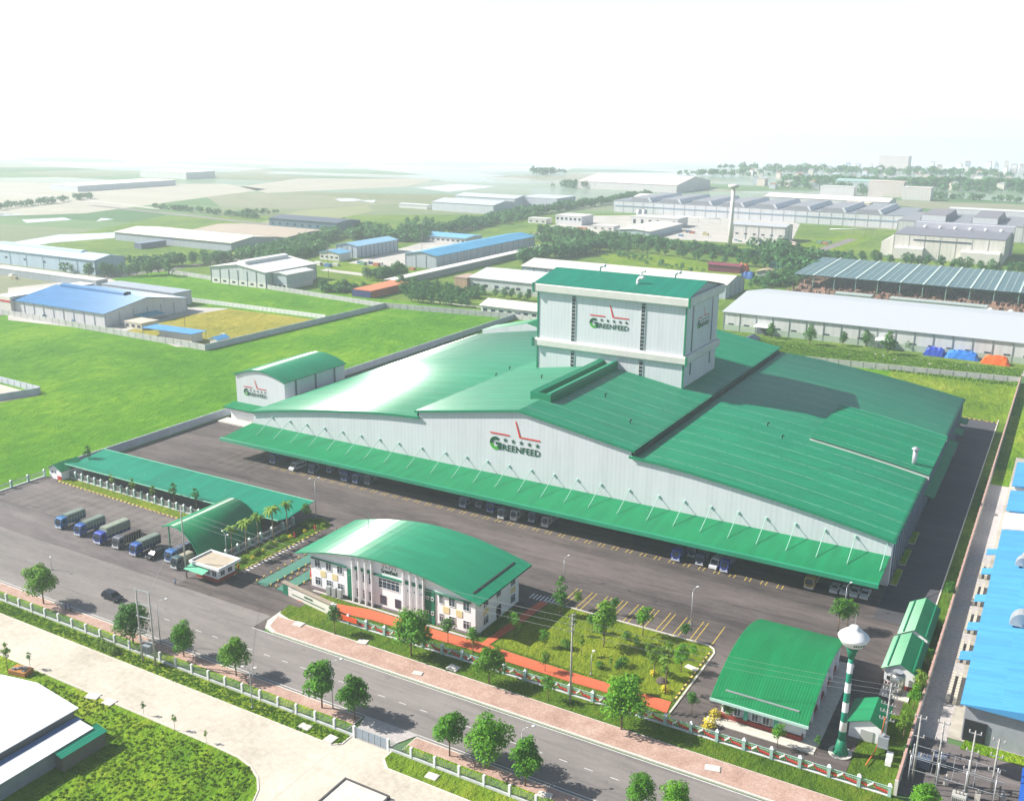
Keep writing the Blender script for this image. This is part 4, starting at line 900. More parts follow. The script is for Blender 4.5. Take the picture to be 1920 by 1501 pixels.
def car(name, label, cat, loc, col, rz=0, L=4.7, W_=1.85, hh_=1.72, suv=True, group=None):
    v = thing(name, label, cat, loc, rz, group); h = W_/2; mc = PL('paint_%s' % str(col), col, .38, .04, 1, .35)
    if suv: pr = [(0,.35),(-.02,.75),(.12,.98),(1.05,1.12),(1.75,hh_-.06),(2.2,hh_),(L-.7,hh_-.02),(L-.12,1.15),(L,.95),(L-.02,.35)]
    else: pr = [(0,.3),(-.02,.6),(.15,.82),(1.2,.98),(1.95,hh_-.04),(2.4,hh_),(3.1,hh_-.03),(3.9,1.05),(L-.1,.95),(L,.7),(L-.02,.3)]
    b = MB(); n = len(pr)
    def wd(z): return h if z < 1.0 else h-(z-1.0)*.32
    A = [(-wd(z),y,z) for y,z in pr]; B = [(wd(z),y,z) for y,z in pr]
    for k in range(n): j = (k+1) % n; b.face([A[k],A[j],B[j],B[k]])
    b.face(A[::-1]); b.face(B); body = b.build('body', mc, v)
    i0, i1 = (3,4); (y0,z0),(y1,z1) = pr[i0], pr[i1]
    b = MB(); e = .02; b.face([(-wd(z0)+.15,y0+.08-e,z0+.06),(wd(z0)-.15,y0+.08-e,z0+.06),(wd(z1)-.1,y1-.05-e,z1-.02+e),(-wd(z1)+.1,y1-.05-e,z1-.02+e)]); b.build('windscreen', M_vglass, body)
    b = MB(); (y2,z2),(y3,z3) = (pr[6],pr[7]); b.face([(wd(z3)-.15,y3+e,z3+.06),(-wd(z3)+.15,y3+e,z3+.06),(-wd(z2)+.1,y2+.06+e,z2-.02),(wd(z2)-.1,y2+.06+e,z2-.02)]); b.build('rear_window', M_vglass, body)
    for s in (-1,1):
        q = [(s*(h+.012),y0+.25,1.06),(s*(h+.012),y3-.3,1.06),(s*(wd(hh_-.12)+.012),y2-.15,hh_-.14),(s*(wd(hh_-.12)+.012),y1+.15,hh_-.14)]
        b = MB(); b.face(q if s > 0 else q[::-1]); b.build('side_window', M_vglass, body)
        b = MB(); b.box(s*(h-.32)-.16,s*(h-.32)+.16,-.04,.06,.66,.82); b.build('headlight', M_lamp, body)
        b = MB(); b.box(min(s*h,s*(h+.2)),max(s*h,s*(h+.2)),1.35,1.47,1.0,1.18); b.build('mirror', mc, body)
        for y in (.85, L-.95): wheel(v, s*(h-.1), y, .34, .22)
    return v
car('parked_car', 'black estate car squeezed between two blue trucks in the line', 'car', (-177.0,141.9,.07), (.012,.014,.02))
car('parked_car', 'black off-roader driving alone on the road past the truck lot', 'car', (-165.6,124.7,.10), (.012,.014,.025), R(90)-.06, 5.0, 1.95, 1.8)
# under the canopy
sp_ = [(-198.3,207.0,'blue truck, first under the left end of the canopy',BLU,1),(-182.9,206.4,'blue truck just right of the white van under the canopy',(.05,.08,.2),1),(-178.9,209.4,'dark blue truck deep in the canopy shade, third of the left cluster',BLU,0),(-175.2,210.6,'small blue truck half hidden in the left cluster under the canopy',BLU,0),(-170.8,206.2,'bright blue truck near the end of the left cluster under the canopy',BLU2,1),(-167.0,206.4,'blue truck with pale front, last but one of the left cluster',(.08,.14,.34),0),(-163.6,207.5,'smaller grey blue truck ending the left cluster under the canopy',(.12,.15,.2),0),
(-131.6,207.0,'tall pale fronted truck opening the middle cluster under the canopy',(.16,.20,.34),1),(-128.0,209.2,'small dark truck beside the tall one in the middle cluster',(.05,.09,.16),0),(-123.6,207.8,'blue truck with red side in the middle cluster',BLU2,1),(-119.1,205.6,'silver grey truck in the middle of the middle cluster',(.25,.28,.32),0),(-115.7,206.2,'white fronted truck of the middle cluster under the canopy',(.50,.50,.50),0),(-111.2,207.6,'small blue grey truck of the middle cluster, last but one',(.07,.14,.24),0),(-106.8,206.6,'white truck ending the middle cluster under the company logo',(.45,.42,.45),0),
(-71.3,204.9,'blue truck with tall load opening the right cluster',BLU2,1),(-68.9,208.9,'blue van deep in the shade of the right cluster',(.04,.08,.26),0),(-65.7,205.5,'dark blue truck in the right cluster, left of the white van',(.03,.05,.14),0),(-59.7,205.0,'dark blue pickup truck right of the white van in the right cluster',BLU2,0)]
for x, y, lb, c, big in sp_: truck(lb, (x,y-.6,.07), c, 7.6 if big else 6.4, 3.0 if big else 2.6, (.06,.07,.12) if big else (.20,.23,.28), c, W_=2.2 if big else 2.0)
def van(label, loc, col, rz=0):
    v = thing('white_van', label, 'van', loc, rz); h = .95; mc = PL('paint_%s' % str(col), col, .3, .04, 1, .6)
    b = MB(); pr = [(0,.35),(-.02,1.0),(.55,1.25),(1.3,2.1),(1.7,2.3),(5.0,2.28),(5.25,2.0),(5.3,.4)]
    b.exx(pr, -h, h, 'x'); bd = b.build('body', mc, v)
    b = MB(); b.face([(-h+.12,.57,1.3),(h-.12,.57,1.3),(h-.16,1.26,2.08),(-h+.16,1.26,2.08)]); b.build('windscreen', M_vglass, bd)
    for s in (-1,1):
        b = MB(); q = [(s*(h+.015),.9,1.3),(s*(h+.015),4.8,1.3),(s*(h+.015),4.8,1.85),(s*(h+.015),1.4,1.85)]; b.face(q if s > 0 else q[::-1]); b.build('side_window', M_vglass, bd)
        for y in (.95,4.3): wheel(v, s*(h-.1), y, .34, .22)
    return v
van('white minibus standing half in the sun under the left end of the canopy', (-189.3,204.4,.07), (.62,.63,.66), -.1)
van('white minibus with its nose in the sun, in the right cluster under the canopy', (-62.4,204.6,.07), (.62,.63,.66), -.1)
yt = truck('yellow construction truck under the right end of the canopy', (-40.8,205.8,.07), (.42,.30,.06), 6.5, 2.6, (.10,.08,.04), (.35,.25,.05), W_=2.2)
for k, (x, lb) in enumerate(((-35.7,'white saloon car, leftmost of four parked under the canopy end'),(-33.5,'white saloon car, second from the left of four under the canopy end'),(-31.5,'white saloon car, third of four under the canopy end'),(-29.4,'white saloon car, rightmost of four, next to the factory corner'))):
    car('parked_car', lb, 'car', (x,206.6+.15*k,.08), (.55,.56,.58), 0, 4.4, 1.75, 1.45, False, 'white cars parked under the canopy end')
# ---------------------------------------------------------------- people
def person(label, loc, shirt, trousers, rz=0, arm=.12):
    p = thing('person', label, 'person', loc, rz); 
    js = {'pel':(0,0,.93),'ch':(0,0,1.25),'nk':(0,0,1.47),'hd':(0,-.02,1.62),'hd2':(0,-.02,1.74),'ls':(-.19,0,1.42),'le':(-.26,.02,1.15),'lw':(-.27,-.08,.90),'lh':(-.27,-.1,.82),'rs':(.19,0,1.42),'re':(.27,.02,1.15),'rw':(.28,-arm,.92),'rh':(.28,-arm-.03,.84),'lp':(-.1,0,.9),'lk':(-.11,-.04,.5),'la':(-.12,.02,.09),'lf':(-.12,-.14,.04),'rp':(.1,0,.9),'rk':(.12,-.05,.5),'ra':(.13,.05,.09),'rf':(.13,-.12,.04)}
    ed = [('pel','ch'),('ch','nk'),('nk','hd'),('hd','hd2'),('ch','ls'),('ls','le'),('le','lw'),('lw','lh'),('ch','rs'),('rs','re'),('re','rw'),('rw','rh'),('pel','lp'),('lp','lk'),('lk','la'),('la','lf'),('pel','rp'),('rp','rk'),('rk','ra'),('ra','rf')]
    rad = dict(pel=.15,ch=.16,nk=.06,hd=.095,hd2=.08,ls=.075,rs=.075,le=.05,re=.05,lw=.034,rw=.034,lh=.045,rh=.045,lp=.11,rp=.11,lk=.07,rk=.07,la=.045,ra=.045,lf=.045,rf=.045)
    nm = list(js); me = bpy.data.meshes.new('person_body'); me.from_pydata([js[k] for k in nm], [(nm.index(a),nm.index(b)) for a,b in ed], [])
    o = bpy.data.objects.new('body', me); SC.collection.objects.link(o); md = o.modifiers.new('s','SKIN'); 
    for i, k in enumerate(nm): me.skin_vertices[0].data[i].radius = (rad[k], rad[k]*.8)
    me.skin_vertices[0].data[0].use_root = True
    sb = o.modifiers.new('d','SUBSURF'); sb.levels = 1; sb.render_levels = 1
    bpy.context.view_layer.update(); dg = bpy.context.evaluated_depsgraph_get(); m2 = bpy.data.meshes.new_from_object(o.evaluated_get(dg)); o.modifiers.clear(); o.data = m2
    skin = PL('skin', (.35,.20,.13), .6, .05); ms, mt = PL('cloth_%s' % str(shirt), shirt, .9, .08, 3), PL('cloth_%s' % str(trousers), trousers, .9, .08, 3)
    m2.materials.clear()
    for m in (skin, ms, mt, M_dark): m2.materials.append(m)
    for f_ in m2.polygons:
        z, x = f_.center.z, abs(f_.center.x); f_.material_index = 3 if z < .1 else (2 if z < .93 and x < .235 else (1 if z < 1.5 and z > .95 else 0))
    o.parent = p
    b = MB(); b.lathe([(.10,1.69),(.105,1.74),(.08,1.81),(.02,1.84)], (0,-.01,0), 10); b.build('hair', M_dark, p); return p
person('person in pale blue shirt and dark trousers standing in front of the gate booth', (-161.6,136.2,.10), (.30,.38,.55), (.03,.04,.09), .4)
person('person in dark clothes standing on the yard corner beyond the round planting bed', (-149.0,176.0,.08), (.10,.03,.04), (.04,.04,.05), 2)
# scooter with rider at the roadside
sc2 = thing('motor_scooter', 'small dark scooter parked under the roadside tree at the left', 'scooter', (-171.4,117.0,.25), R(60))
b = MB(); b.exx([(-.7,.5),(-.62,.95),(-.5,.95),(-.35,.4),(.1,.35),(.2,.7),(.85,.78),(.9,.6),(.5,.3),(-.4,.25)], -.15, .15, 'x'); b.build('body', PL('scooter_blue', (.08,.08,.22), .3), sc2)
for y in (-.72,.6): b = MB(); b.tube((-.06,y,.28),(.06,y,.28),.28,14); b.build('wheel', M_tyre, sc2)
b = MB(); b.tube((-.34,-.6,1.05),(.34,-.6,1.05),.03,6); b.tube((0,-.7,.5),(0,-.6,1.05),.04,6); b.build('handlebar', M_steel, sc2)
person('person in violet shirt standing beside the scooter on the roadside', (-171.9,116.4,.25), (.25,.16,.36), (.08,.06,.14), 1.2)
# ---------------------------------------------------------------- lamps and poles
def lamp(label, px, py, top, z0, arm=1.6, rz=0, double=False, loc=None, h=None):
    X, Y = loc or G(px, py, z0); h = h or HZ(X, Y, top)-z0; f = thing('street_lamp', label, 'street lamp', (X, Y, z0), rz)
    b = MB(); b.tube((0,0,0),(0,0,h-.9),.10,8,.06); b.tube((0,0,0),(0,0,.5),.16,8); b.build('pole', M_steel, f)
    for s in ((1,-1) if double else (1,)):
        b = MB(); pts = [(0,0,h-.9),(s*.15,0,h-.45),(s*.6,0,h-.15),(s*arm,0,h)]; b.path(pts, .045, 6); a_ = b.build('arm', M_steel, f)
        b = MB(); b.lathe([(.05,-.06),(.2,-.02),(.22,.05),(.08,.14)], n=10); b.v = [(s*(arm+.25)+x*1.7, y, h+z) for x, y, z in b.v]; b.build('lamp_head', M_white, a_)
    return f
lamp('curved arm street lamp on the near pavement opposite the gate', 348, 1178, 1122, .2, loc=(-144.6,117.0), h=9.5, rz=R(40))
lamp('curved arm street lamp between two roadside trees left of the concrete drive', 655, 1300, 1224, .2, loc=(-101.5,116.9), h=9.5, rz=R(40))
lamp('curved arm street lamp behind the biggest roadside tree pair', 1007, 1412, 1343, .2, loc=(-63.6,116.6), h=9.5, rz=R(40))
lamp('white headed yard lamp beside the office, on the wide asphalt', 1057, 1090, 1043, .08, rz=R(60), arm=1.0)
lamp('white headed yard lamp in front of the yellow parking bays', 1295, 1172, 1102, .08, rz=R(60), arm=1.0)
lamp('white headed yard lamp near the double tree behind the canteen', 1583, 1145, 1094, .08, rz=R(60), arm=1.0)
lamp('twin headed yard lamp at the end of the long parking shed', 593, 968, 896, .08, rz=R(50), double=True, arm=.9)
lamp('twin headed lamp among the palms beside the gate canopy', 425, 1065, 975, .08, rz=R(-20), double=True, loc=(-161.2,151.2), h=7.0, arm=1.2)
lamp('small pale headed lamp at the edge of the truck lot, left of the trucks', 97, 1068, 1040, .08, arm=1.0, rz=R(-30))
lamp('blue headed lamp on the grass strip inside the mesh fence', 473, 1328, 1250, .2, arm=.9, rz=R(200), double=True)
lamp('thin garden lamp post on the yellow green lawn', 1108, 1265, 1180, .12, arm=.2, h=5.2)
ins = None
def upole(label, X, Y, z0, h, arms=3, rz=0, name='power_pole', m=None, r=.2, cross=1.1):
    f = thing(name, label, 'power pole', (X, Y, z0), rz); m = m or PL('pole_concrete', (.36,.35,.33), .85, .1)
    b = MB(); b.tube((0,0,0),(0,0,h),r,8,r*.6); b.build('pole', m, f)
    for k in range(arms):
        z = h-.4-k*.95; b = MB(); b.box(-cross,cross,-.06,.06,z,z+.12); c = b.build('crossarm', M_steel, f)
        for u in (-cross+.08, -.35, cross-.08): b = MB(); b.lathe([(.05,.12),(.10,.2),(.05,.28),(.09,.34),(.03,.45)], (u,0,z), 6); b.build('insulator', PL('insulator_brown', (.20,.16,.14), .4), c)
    return f
pA = upole('tall concrete power pole with side brackets standing before the ornamental fence', -66.6, 139.7, .28, 17.3, 4, R(75), cross=.8)
pB = upole('tall slender concrete pole in the small round bed beside the gate booth', -162.5, 140.2, .1, 17.0, 2, R(10), cross=.6)
hp = thing('double_pole', 'twin steel and concrete pole frame with a transformer beside the mesh fence', 'power pole', (-142.1,110.6,.2), math.atan2(.3,3))
M_pc = PL('pole_concrete', (.36,.35,.33), .85, .1)
for x in (0, 3.1): b = MB(); b.tube((x,0,0),(x,0,15.3),.2,8,.13); b.build('pole', M_pc, hp)
for z in (15.0,12.2,9.6,7.0,4.6): b = MB(); b.box(-.5,3.6,-.1,.1,z,z+.16); b.build('crossbeam', M_steel, hp)
b = MB(); b.path([(0,0,4.7),(3.1,0,7.0)], .05, 5); b.path([(3.1,0,4.7),(0,0,7.0)], .05, 5); b.build('brace', M_steel, hp)
for x in (.5,1.5,2.6): b = MB(); b.lathe([(.08,0),(.17,.15),(.08,.3),(.15,.45),(.05,.8)], (x,0,7.15), 8); b.build('insulator', PL('insulator_brown', (.20,.16,.14), .4), hp)
b = MB(); b.box(.7,2.4,-.5,.5,2.4,4.0); 
for k in range(6): b.box(.75+k*.28,.8+k*.28,-.7,-.5,2.5,3.9)
b.build('transformer', PL('transformer_grey', (.25,.28,.30), .5), hp)
tr = thing('transformer_pole', 'power pole crowded with insulators, transformer and red cable beside the pump house', 'power pole', (-16.0,154.2,.1), 0)
b = MB(); b.tube((0,0,0),(0,0,12.2),.2,8,.13); b.build('pole', M_pc, tr)
for k, z in enumerate((11.8,10.9,9.6,8.2,6.8,5.4)):
    b = MB(); b.box(-1.2,1.2,-.07,.07,z,z+.12); b.box(-.07,.07,-.9,.9,z-.14,z-.02); c = b.build('crossarm', M_steel, tr)
    for u in (-1.1,-.6,.6,1.1): b = MB(); b.lathe([(.05,.12),(.13,.2),(.06,.3),(.12,.38),(.03,.55)], (u,0,z), 6); b.build('insulator', PL('insulator_pale', (.45,.42,.40), .4), c)
b = MB(); b.box(-.8,.8,-1.5,-.4,1.2,2.9); b.box(-.9,.9,-1.6,-.3,1.0,1.2); b.lathe([(.25,2.9),(.25,3.4)], (0,-1,0), 8); b.build('transformer', PL('transformer_grey', (.25,.28,.30), .5), tr)
b = MB(); b.path([(-.3,-.2,6),(-.5,-.3,3.0),(-.9,-1.8,.6),(-1.6,-6.5,.3)], .09, 6); b.build('cable_conduit', PL('orange_conduit', (.55,.12,.04), .6), tr)
b = MB(); b.box(.9,1.9,-3.2,-2.2,.05,1.3); b.box(1.0,1.9,-4.6,-3.8,.05,.9); b.build('switch_cabinet', M_white, tr)
# substation frame at the lower right
def gantry(label, X, Y, h, n=2):
    f = thing('substation_post', label, 'steel post', (X,Y,.12), R(0)); b = MB(); b.tube((0,0,0),(0,0,h),.19,8,.12); b.build('pole', M_pc, f)
    for z in (h-.3, h*.7, h*.42): 
        b = MB(); b.box(-.9,.9,-.06,.06,z,z+.12); b.box(-.06,.06,-.9,.9,z-.13,z-.01); c = b.build('crossarm', M_steel, f)
        for u in (-.8,0,.8): b = MB(); b.lathe([(.05,.12),(.14,.22),(.07,.32),(.13,.42),(.03,.6)], (u,0,z), 6); b.build('insulator', PL('insulator_pale', (.45,.42,.40), .4), c)
    return f
gantry('substation post nearest the boundary wall', -10.5,147.4,11.8); gantry('substation post second from the boundary wall, behind the dark transformers', -7.3,149.3,10.8); gantry('substation post in front of the service road, third from the wall', -2.8,147.6,11.6); gantry('substation post farthest from the wall, beside the blue tarpaulin roof', .5,150.5,9.6)
sf = thing('lattice_structure', 'low lattice of steel beams tying the substation posts together', 'steel frame', (-6,146,.12))
b = MB()
for z in (3.2,5.6):
    for y in (0,3.2): b.tube((-5,y,z),(8,y,z),.04,5)
    for x in (-5,-2,1,4,7): b.tube((x,0,z),(x,3.2,z),.04,5)
b.build('beam', M_steel, sf); sf.children[-1]['kind'] = 'stuff'
random.seed(3)
for i in range(9): o = MB(); x, y = random.uniform(-6,7), random.uniform(144.5,150.5); o.box(-.4,.4,-.3,.3,0,1.1,0); o.tube((0,0,1.1),(0,0,1.9),.12,6); o = o.build('switch_unit', M_kerb if i % 2 else M_steel); o.location = (x,y,.12); tag(o, 'small pale switch unit on the ground under the substation beams', 'switchgear', 'switch units of the substation')
for x in (-5,-1,3,7):
    for y in (0,3.2): b = MB(); b.tube((x,y,0),(x,y,5.7),.09,6); b.build('column', M_steel, sf)
for i, (x, y, lb) in enumerate(((-9.6,152.2,'dark ribbed transformer box next to the boundary wall'),(-7.4,154.2,'dark ribbed transformer box between the rear substation posts'),(-3.6,145.0,'pale ribbed transformer cabinet under the substation frame'))):
    tf = thing('transformer', lb, 'transformer', (x,y,.12)); b = MB(); b.box(-1,1,-.8,.8,.3,2.1)
    for k in range(8): b.box(-.95+k*.27,-.89+k*.27,-1.05,-.8,.4,1.9)
    b.build('tank_body', PL('transformer_%d' % i, ((.09,.12,.18),(.12,.14,.2),(.40,.40,.38))[i], .5), tf)
    for k in range(3): b = MB(); b.lathe([(.06,0),(.12,.12),(.06,.24),(.1,.36),(.03,.6)], (-.5+k*.5,0,2.1), 6); b.build('bushing', PL('insulator_brown', (.20,.16,.14), .4), tf)
bt = thing('tarpaulin_roof', 'bright blue sheet roof at the lower right corner', 'canopy', (8,148,0))
b = LM((8,148,0)); b.face([(4.2,139,3.6),(14,139,3.6),(14,155.2,3.9),(4.2,154.4,3.9)]); b.face([(4.2,154.4,3.75),(14,155.2,3.75),(14,139,3.45),(4.2,139,3.45)]); b.build('roof_sheet', PL('tarp_blue', (.02,.10,.42), .5, .2, .6), bt)
for x, y in ((4.6,140),(4.6,147),(4.6,154)): b = LM((8,148,0)); b.tube((x,y,0),(x,y,3.6),.08,6); b.build('post', M_steel, bt)
# wires
def wire(p, q, sag, label):
    o = MB(); p, q = Vector(p), Vector(q); n = 14; pts = [p.lerp(q, k/n)-Vector((0,0,sag*4*(k/n)*(1-k/n))) for k in range(n+1)]
    o.path(pts, .022, 4); o = o.build('power_line', PL('wire_grey', (.30,.31,.32), .5)); tag(o, label, 'power line', 'overhead wires of the factory front')
for k in range(3):
    z = 16.8-k*1.3
    wire((-66.6,139.7,z), (-162.5,140.2,z-.3), 1.6, 'overhead wire between the two tall concrete poles')
    wire((-66.6,139.7,z), (-16.0,154.2,11.9-k*.9), .9, 'overhead wire from the fence side pole to the transformer pole')
wire((-142.1,110.6,15.3), (-205,108,15.5), 1.0, 'overhead wire leaving the twin pole frame towards the left'); wire((-139,110.9,15.3), (-162.5,140.2,15.2), .9, 'overhead wire from the twin pole frame to the booth pole')
# small things
def hydrant(label, x, y, z, s=1.0):
    f = thing('fire_hydrant', label, 'hydrant', (x,y,z)); b = MB(); b.lathe([(.16,0),(.16,.1),(.11,.12),(.11,.6),(.15,.62),(.13,.75),(.03,.82)], n=10); b.v = [(a*s,c*s,d*s) for a,c,d in b.v]; b.build('body', M_red, f)
    b = MB(); b.tube((-.22*s,0,.48*s),(.22*s,0,.48*s),.07*s,8); b.build('nozzle', M_red, f)
hydrant('red hydrant at the far end of the palm bed', -155.6, 175.6, .1, 1.6); hydrant('red hydrant half way along the crossing beside the palms', -156.8, 169.4, .14, 1.6); hydrant('red hydrant near the gate booth corner', -155.6, 149.2, .14, 1.4)
bn = thing('banner', 'bright orange banner hung on the ornamental fence near the entrance sign', 'banner', (-119.0,141.5,.3))
b = MB(); b.box(-3.4,3.4,-.03,.03,.75,1.9); b.build('cloth', PL('banner_orange', (.75,.10,.03), .7, .05), bn)
for s in (-3.3,3.3): b = MB(); b.tube((s,.05,0),(s,.05,2.0),.04,5); b.build('pole', M_steel, bn)
rt = thing('red_tanker', 'dark red vehicle standing between the weighbridge and the office wall', 'truck', (-137.4,160.2,.08), R(180))
b = MB(); b.box(-1,1,.3,4.6,.8,2.6); b.build('cargo_body', PL('body_dark', (.06,.06,.07), .6), rt); b = MB(); b.exx([(4.7,.5),(4.7,2.5),(6.0,2.5),(6.5,1.6),(6.5,.5)], -1, 1, 'x'); b.build('cab', M_red, rt)
for y in (1.3,5.4):
    for s in (-1,1): wheel(rt, s*.85, y, .42, .25)
# covers, rocks, debris
def slab(label, x, y, z, sx_, sy_, rz, m): o = MB(); o.box(-sx_/2,sx_/2,-sy_/2,sy_/2,0,.14); o.box(-sx_/2+.12,sx_/2-.12,-sy_/2+.12,sy_/2-.12,.14,.17); o = o.build('manhole_slab', m); o.location = (x,y,z); o.rotation_euler = (0,0,rz); tag(o, label, 'concrete slab')
Mp = PL('slab_pale', (.58,.55,.50), .9, .15)
for px, py, z, lb in ((20+540,1170,.262,'pale slab pair on the pavement near the kerb corner'),(783,1200,.262,'pale slab on the pavement behind the first lamp'),(783+0,1262,.262,'square slab in the brick pavement near the middle of the road'),(680,1203,.28,'small pale slab in the lawn before the banner'),(850,1252,.28,'small pale slab on the lawn between two pavement trees'),(1336,1440,.262,'pale slab with a dark mouth in the pavement below the canteen'),(1297,1252,.13,'white box on the garden corner by the striped kerb'),(620,1385,.26,'pale slabs stacked by the roadside tree above the grey gate'),(572,1362,.23,'slab in the grass strip left of the grey gate'),(810,1455,.23,'broken slab in the grass strip right of the grey gate'),(205,1316,.07,'white sheet lying on the rough grass'),(174,1305,.07,'grey crate lid on the rubble by the concrete road'),(1022,1490,.26,'tilted slab behind the last mesh fence post')):
    X, Y = G(px, py, z); slab(lb, X, Y, z, random.uniform(1.6,2.6), random.uniform(1.2,1.9), random.uniform(-.3,.3), Mp)
for px, py, lb in ((1187,1277,'dark boulder on the garden lawn below the round bush'),(1240,1278,'small dark boulder near the garden corner')):
    X, Y = G(px, py, .1); b = MB(); b.lathe([(1.0,0),(1.15,.25),(.8,.65),(.3,.85),(.05,.88)], n=9, smooth=False); b.v = [(x*random.uniform(.8,1.15), y*random.uniform(.7,1.05), z) for x,y,z in b.v]; o = b.build('boulder', PL('dark_rock', (.10,.08,.07), .9, .3, 2)); o.location = (X,Y,.1); tag(o, lb, 'boulder')
dm = thing('rubble_bin', 'orange brown skip of rubble beside the concrete road, above the white workshop', 'skip', (*G(40,1262),.08), .2)
b = MB(); b.box(-1.9,1.9,-1.1,1.1,0,.9); b.build('bin', PL('skip_orange', (.40,.17,.05), .8, .3), dm); b = MB()
for k in range(14): a, c = random.uniform(-1.6,1.4), random.uniform(-.9,.8); b.box(a,a+.5,c,c+.35,.9,.95+random.random()*.35)
b.build('rubble', PL('rubble_grey', (.22,.24,.27), .9, .4, 2), dm); dm.children[-1]['kind'] = 'stuff'
# ---------------------------------------------------------------- foliage
def leaf_mat(name, a, b, c):
    t = NT(name); oi = t.n('ObjectInfo'); n1 = t.noise(.9, 3, .7); n2 = t.noise(.35, 2, .6)
    v = t.math('ADD', t.math('MULTIPLY', n1, .6), t.math('ADD', t.math('MULTIPLY', n2, .25), t.math('MULTIPLY', oi.outputs['Random'], .15)))
    col = t.ramp(v, [(.3, a), (.5, b), (.7, c)]); t.out(col, .65, .25)
    tr = t.n('BsdfTranslucent'); t.l(col, tr.inputs[0]); ms = t.n('MixShader'); ms.inputs[0].default_value = .28
    t.l(t.b.outputs[0], ms.inputs[1]); t.l(tr.outputs[0], ms.inputs[2]); t.l(ms.outputs[0], t.t.nodes['Material Output'].inputs['Surface']); return t.m
ML_a = leaf_mat('leaf_bright', (.035,.14,.008), (.09,.28,.012), (.18,.42,.02))
ML_b = leaf_mat('leaf_deep', (.025,.10,.015), (.055,.19,.02), (.12,.29,.03))
ML_c = leaf_mat('leaf_yellow', (.07,.15,.01), (.14,.26,.02), (.26,.36,.04))
ML_c2 = leaf_mat('leaf_fresh', (.05,.15,.008), (.12,.29,.015), (.22,.42,.02))
ML_f = leaf_mat('leaf_far', (.025,.10,.03), (.05,.17,.04), (.10,.26,.05))
M_bark = PL('bark', (.16,.11,.07), .95, .25, 2)
M_flow = PL('yellow_blossom', (.62,.50,.03), .8, .2, 3)
def rdir():
    z = random.uniform(-1,1); a = random.uniform(0, 2*math.pi); s = math.sqrt(1-z*z); return Vector((s*math.cos(a), s*math.sin(a), z))
def crown(b, blobs, n, ls):
    tot = sum(r**2 for _, r in blobs)
    for c, r in blobs:
        c = Vector(c)
        for _ in range(int(n*r*r/tot)):
            d = rdir(); 
            if d.z < -.35 and random.random() < .6: d.z = -d.z
            p = c + Vector((d.x, d.y, d.z*.85))*r*random.uniform(.55,1.08)
            nrm = (d*1.0+rdir()*.75+Vector((0,0,.35))).normalized(); u = nrm.orthogonal().normalized(); u.rotate(Matrix.Rotation(random.uniform(0,6.28), 3, nrm)); w_ = nrm.cross(u); s = ls*random.uniform(.6,1.25)
            b.face([p-u*s*.5, p-w_*s*.28+u*.1*s, p+u*s*.55, p+w_*s*.28+u*.1*s])
def tree_proto(h, w_, n, ls, mat, trunk=.28, seedv=0, tall=False, nb=12, r0=.16, name='roadside_tree'):
    random.seed(seedv); f = bpy.data.objects.new(name, None); SC.collection.objects.link(f)
    zb = h*trunk; bl = []
    for k in range(nb):
        t_ = (k+.5)/nb; a = k*2.4+random.random(); z = zb+(h-zb)*(.16+.72*t_)
        rr_ = w_*.5*(math.sin(math.pi*(.18+.72*t_))**.7)*(random.uniform(.35,.72)); bl.append(((rr_*math.cos(a), rr_*math.sin(a), z), w_*random.uniform(.17,.27)*(1.15 if t_ < .6 else .85)))
    bl.append(((0,0,h-w_*.22), w_*.2)); bl.append(((0,0,zb+(h-zb)*.45), w_*.3))
    b = MB(); crown(b, bl, n, ls); b.build('crown', mat, f)
    b = MB(); top = (random.uniform(-.1,.1)*w_*.3, random.uniform(-.1,.1)*w_*.3, zb+(h-zb)*.45); b.tube((0,0,-.1),(0,0,zb),r0,7,r0*.75); b.tube((0,0,zb),top,r0*.75,6,r0*.4)
    for c, r in bl[:7]: b.tube((0,0,zb*random.uniform(.85,1.2)), c, r0*.45, 5, r0*.15, caps=False)
    b.build('trunk', M_bark, f); return f
PROTO = []
def protos(*a): PROTO.extend(a)
TB = [tree_proto(7.6,ww,int(560*ww),.46,mm,tt,s,nb=n_,r0=.14) for s,ww,tt,n_,mm in ((1,6.6,.22,15,ML_a),(2,5.4,.30,11,ML_a),(3,5.9,.18,17,ML_b),(4,4.9,.26,12,ML_a),(5,6.0,.30,9,ML_c2),(6,5.3,.2,13,ML_a))]
TG = [tree_proto(7.0,3.9,1500,.42,m,.24,s,nb=10,r0=.11,name='garden_tree') for s, m in ((14,ML_a),(15,ML_c2))]
TS = [tree_proto(5.6,3.2,800,.36,m,.38,s,nb=8,r0=.09,name='garden_tree') for s, m in ((11,ML_a),(12,ML_b),(13,ML_c))]
TF = [tree_proto(8.5,7.4,420,1.05,ML_f,.12,s,nb=8,r0=.18,name='avenue_tree') for s in (21,22,23,24)]
TM2 = [tree_proto(8,5.4,800,.62,ML_b,.15,s,nb=11,r0=.2,name='dark_tree') for s in (31,32)]
SP = [tree_proto(3.6,1.3,130,.3,m,.45,s,nb=5,r0=.045,name='sapling') for s, m in ((41,ML_b),(42,ML_c))]
CO = [tree_proto(6.4,2.3,700,.34,ML_b,.10,51,nb=12,r0=.1,name='columnar_tree')]
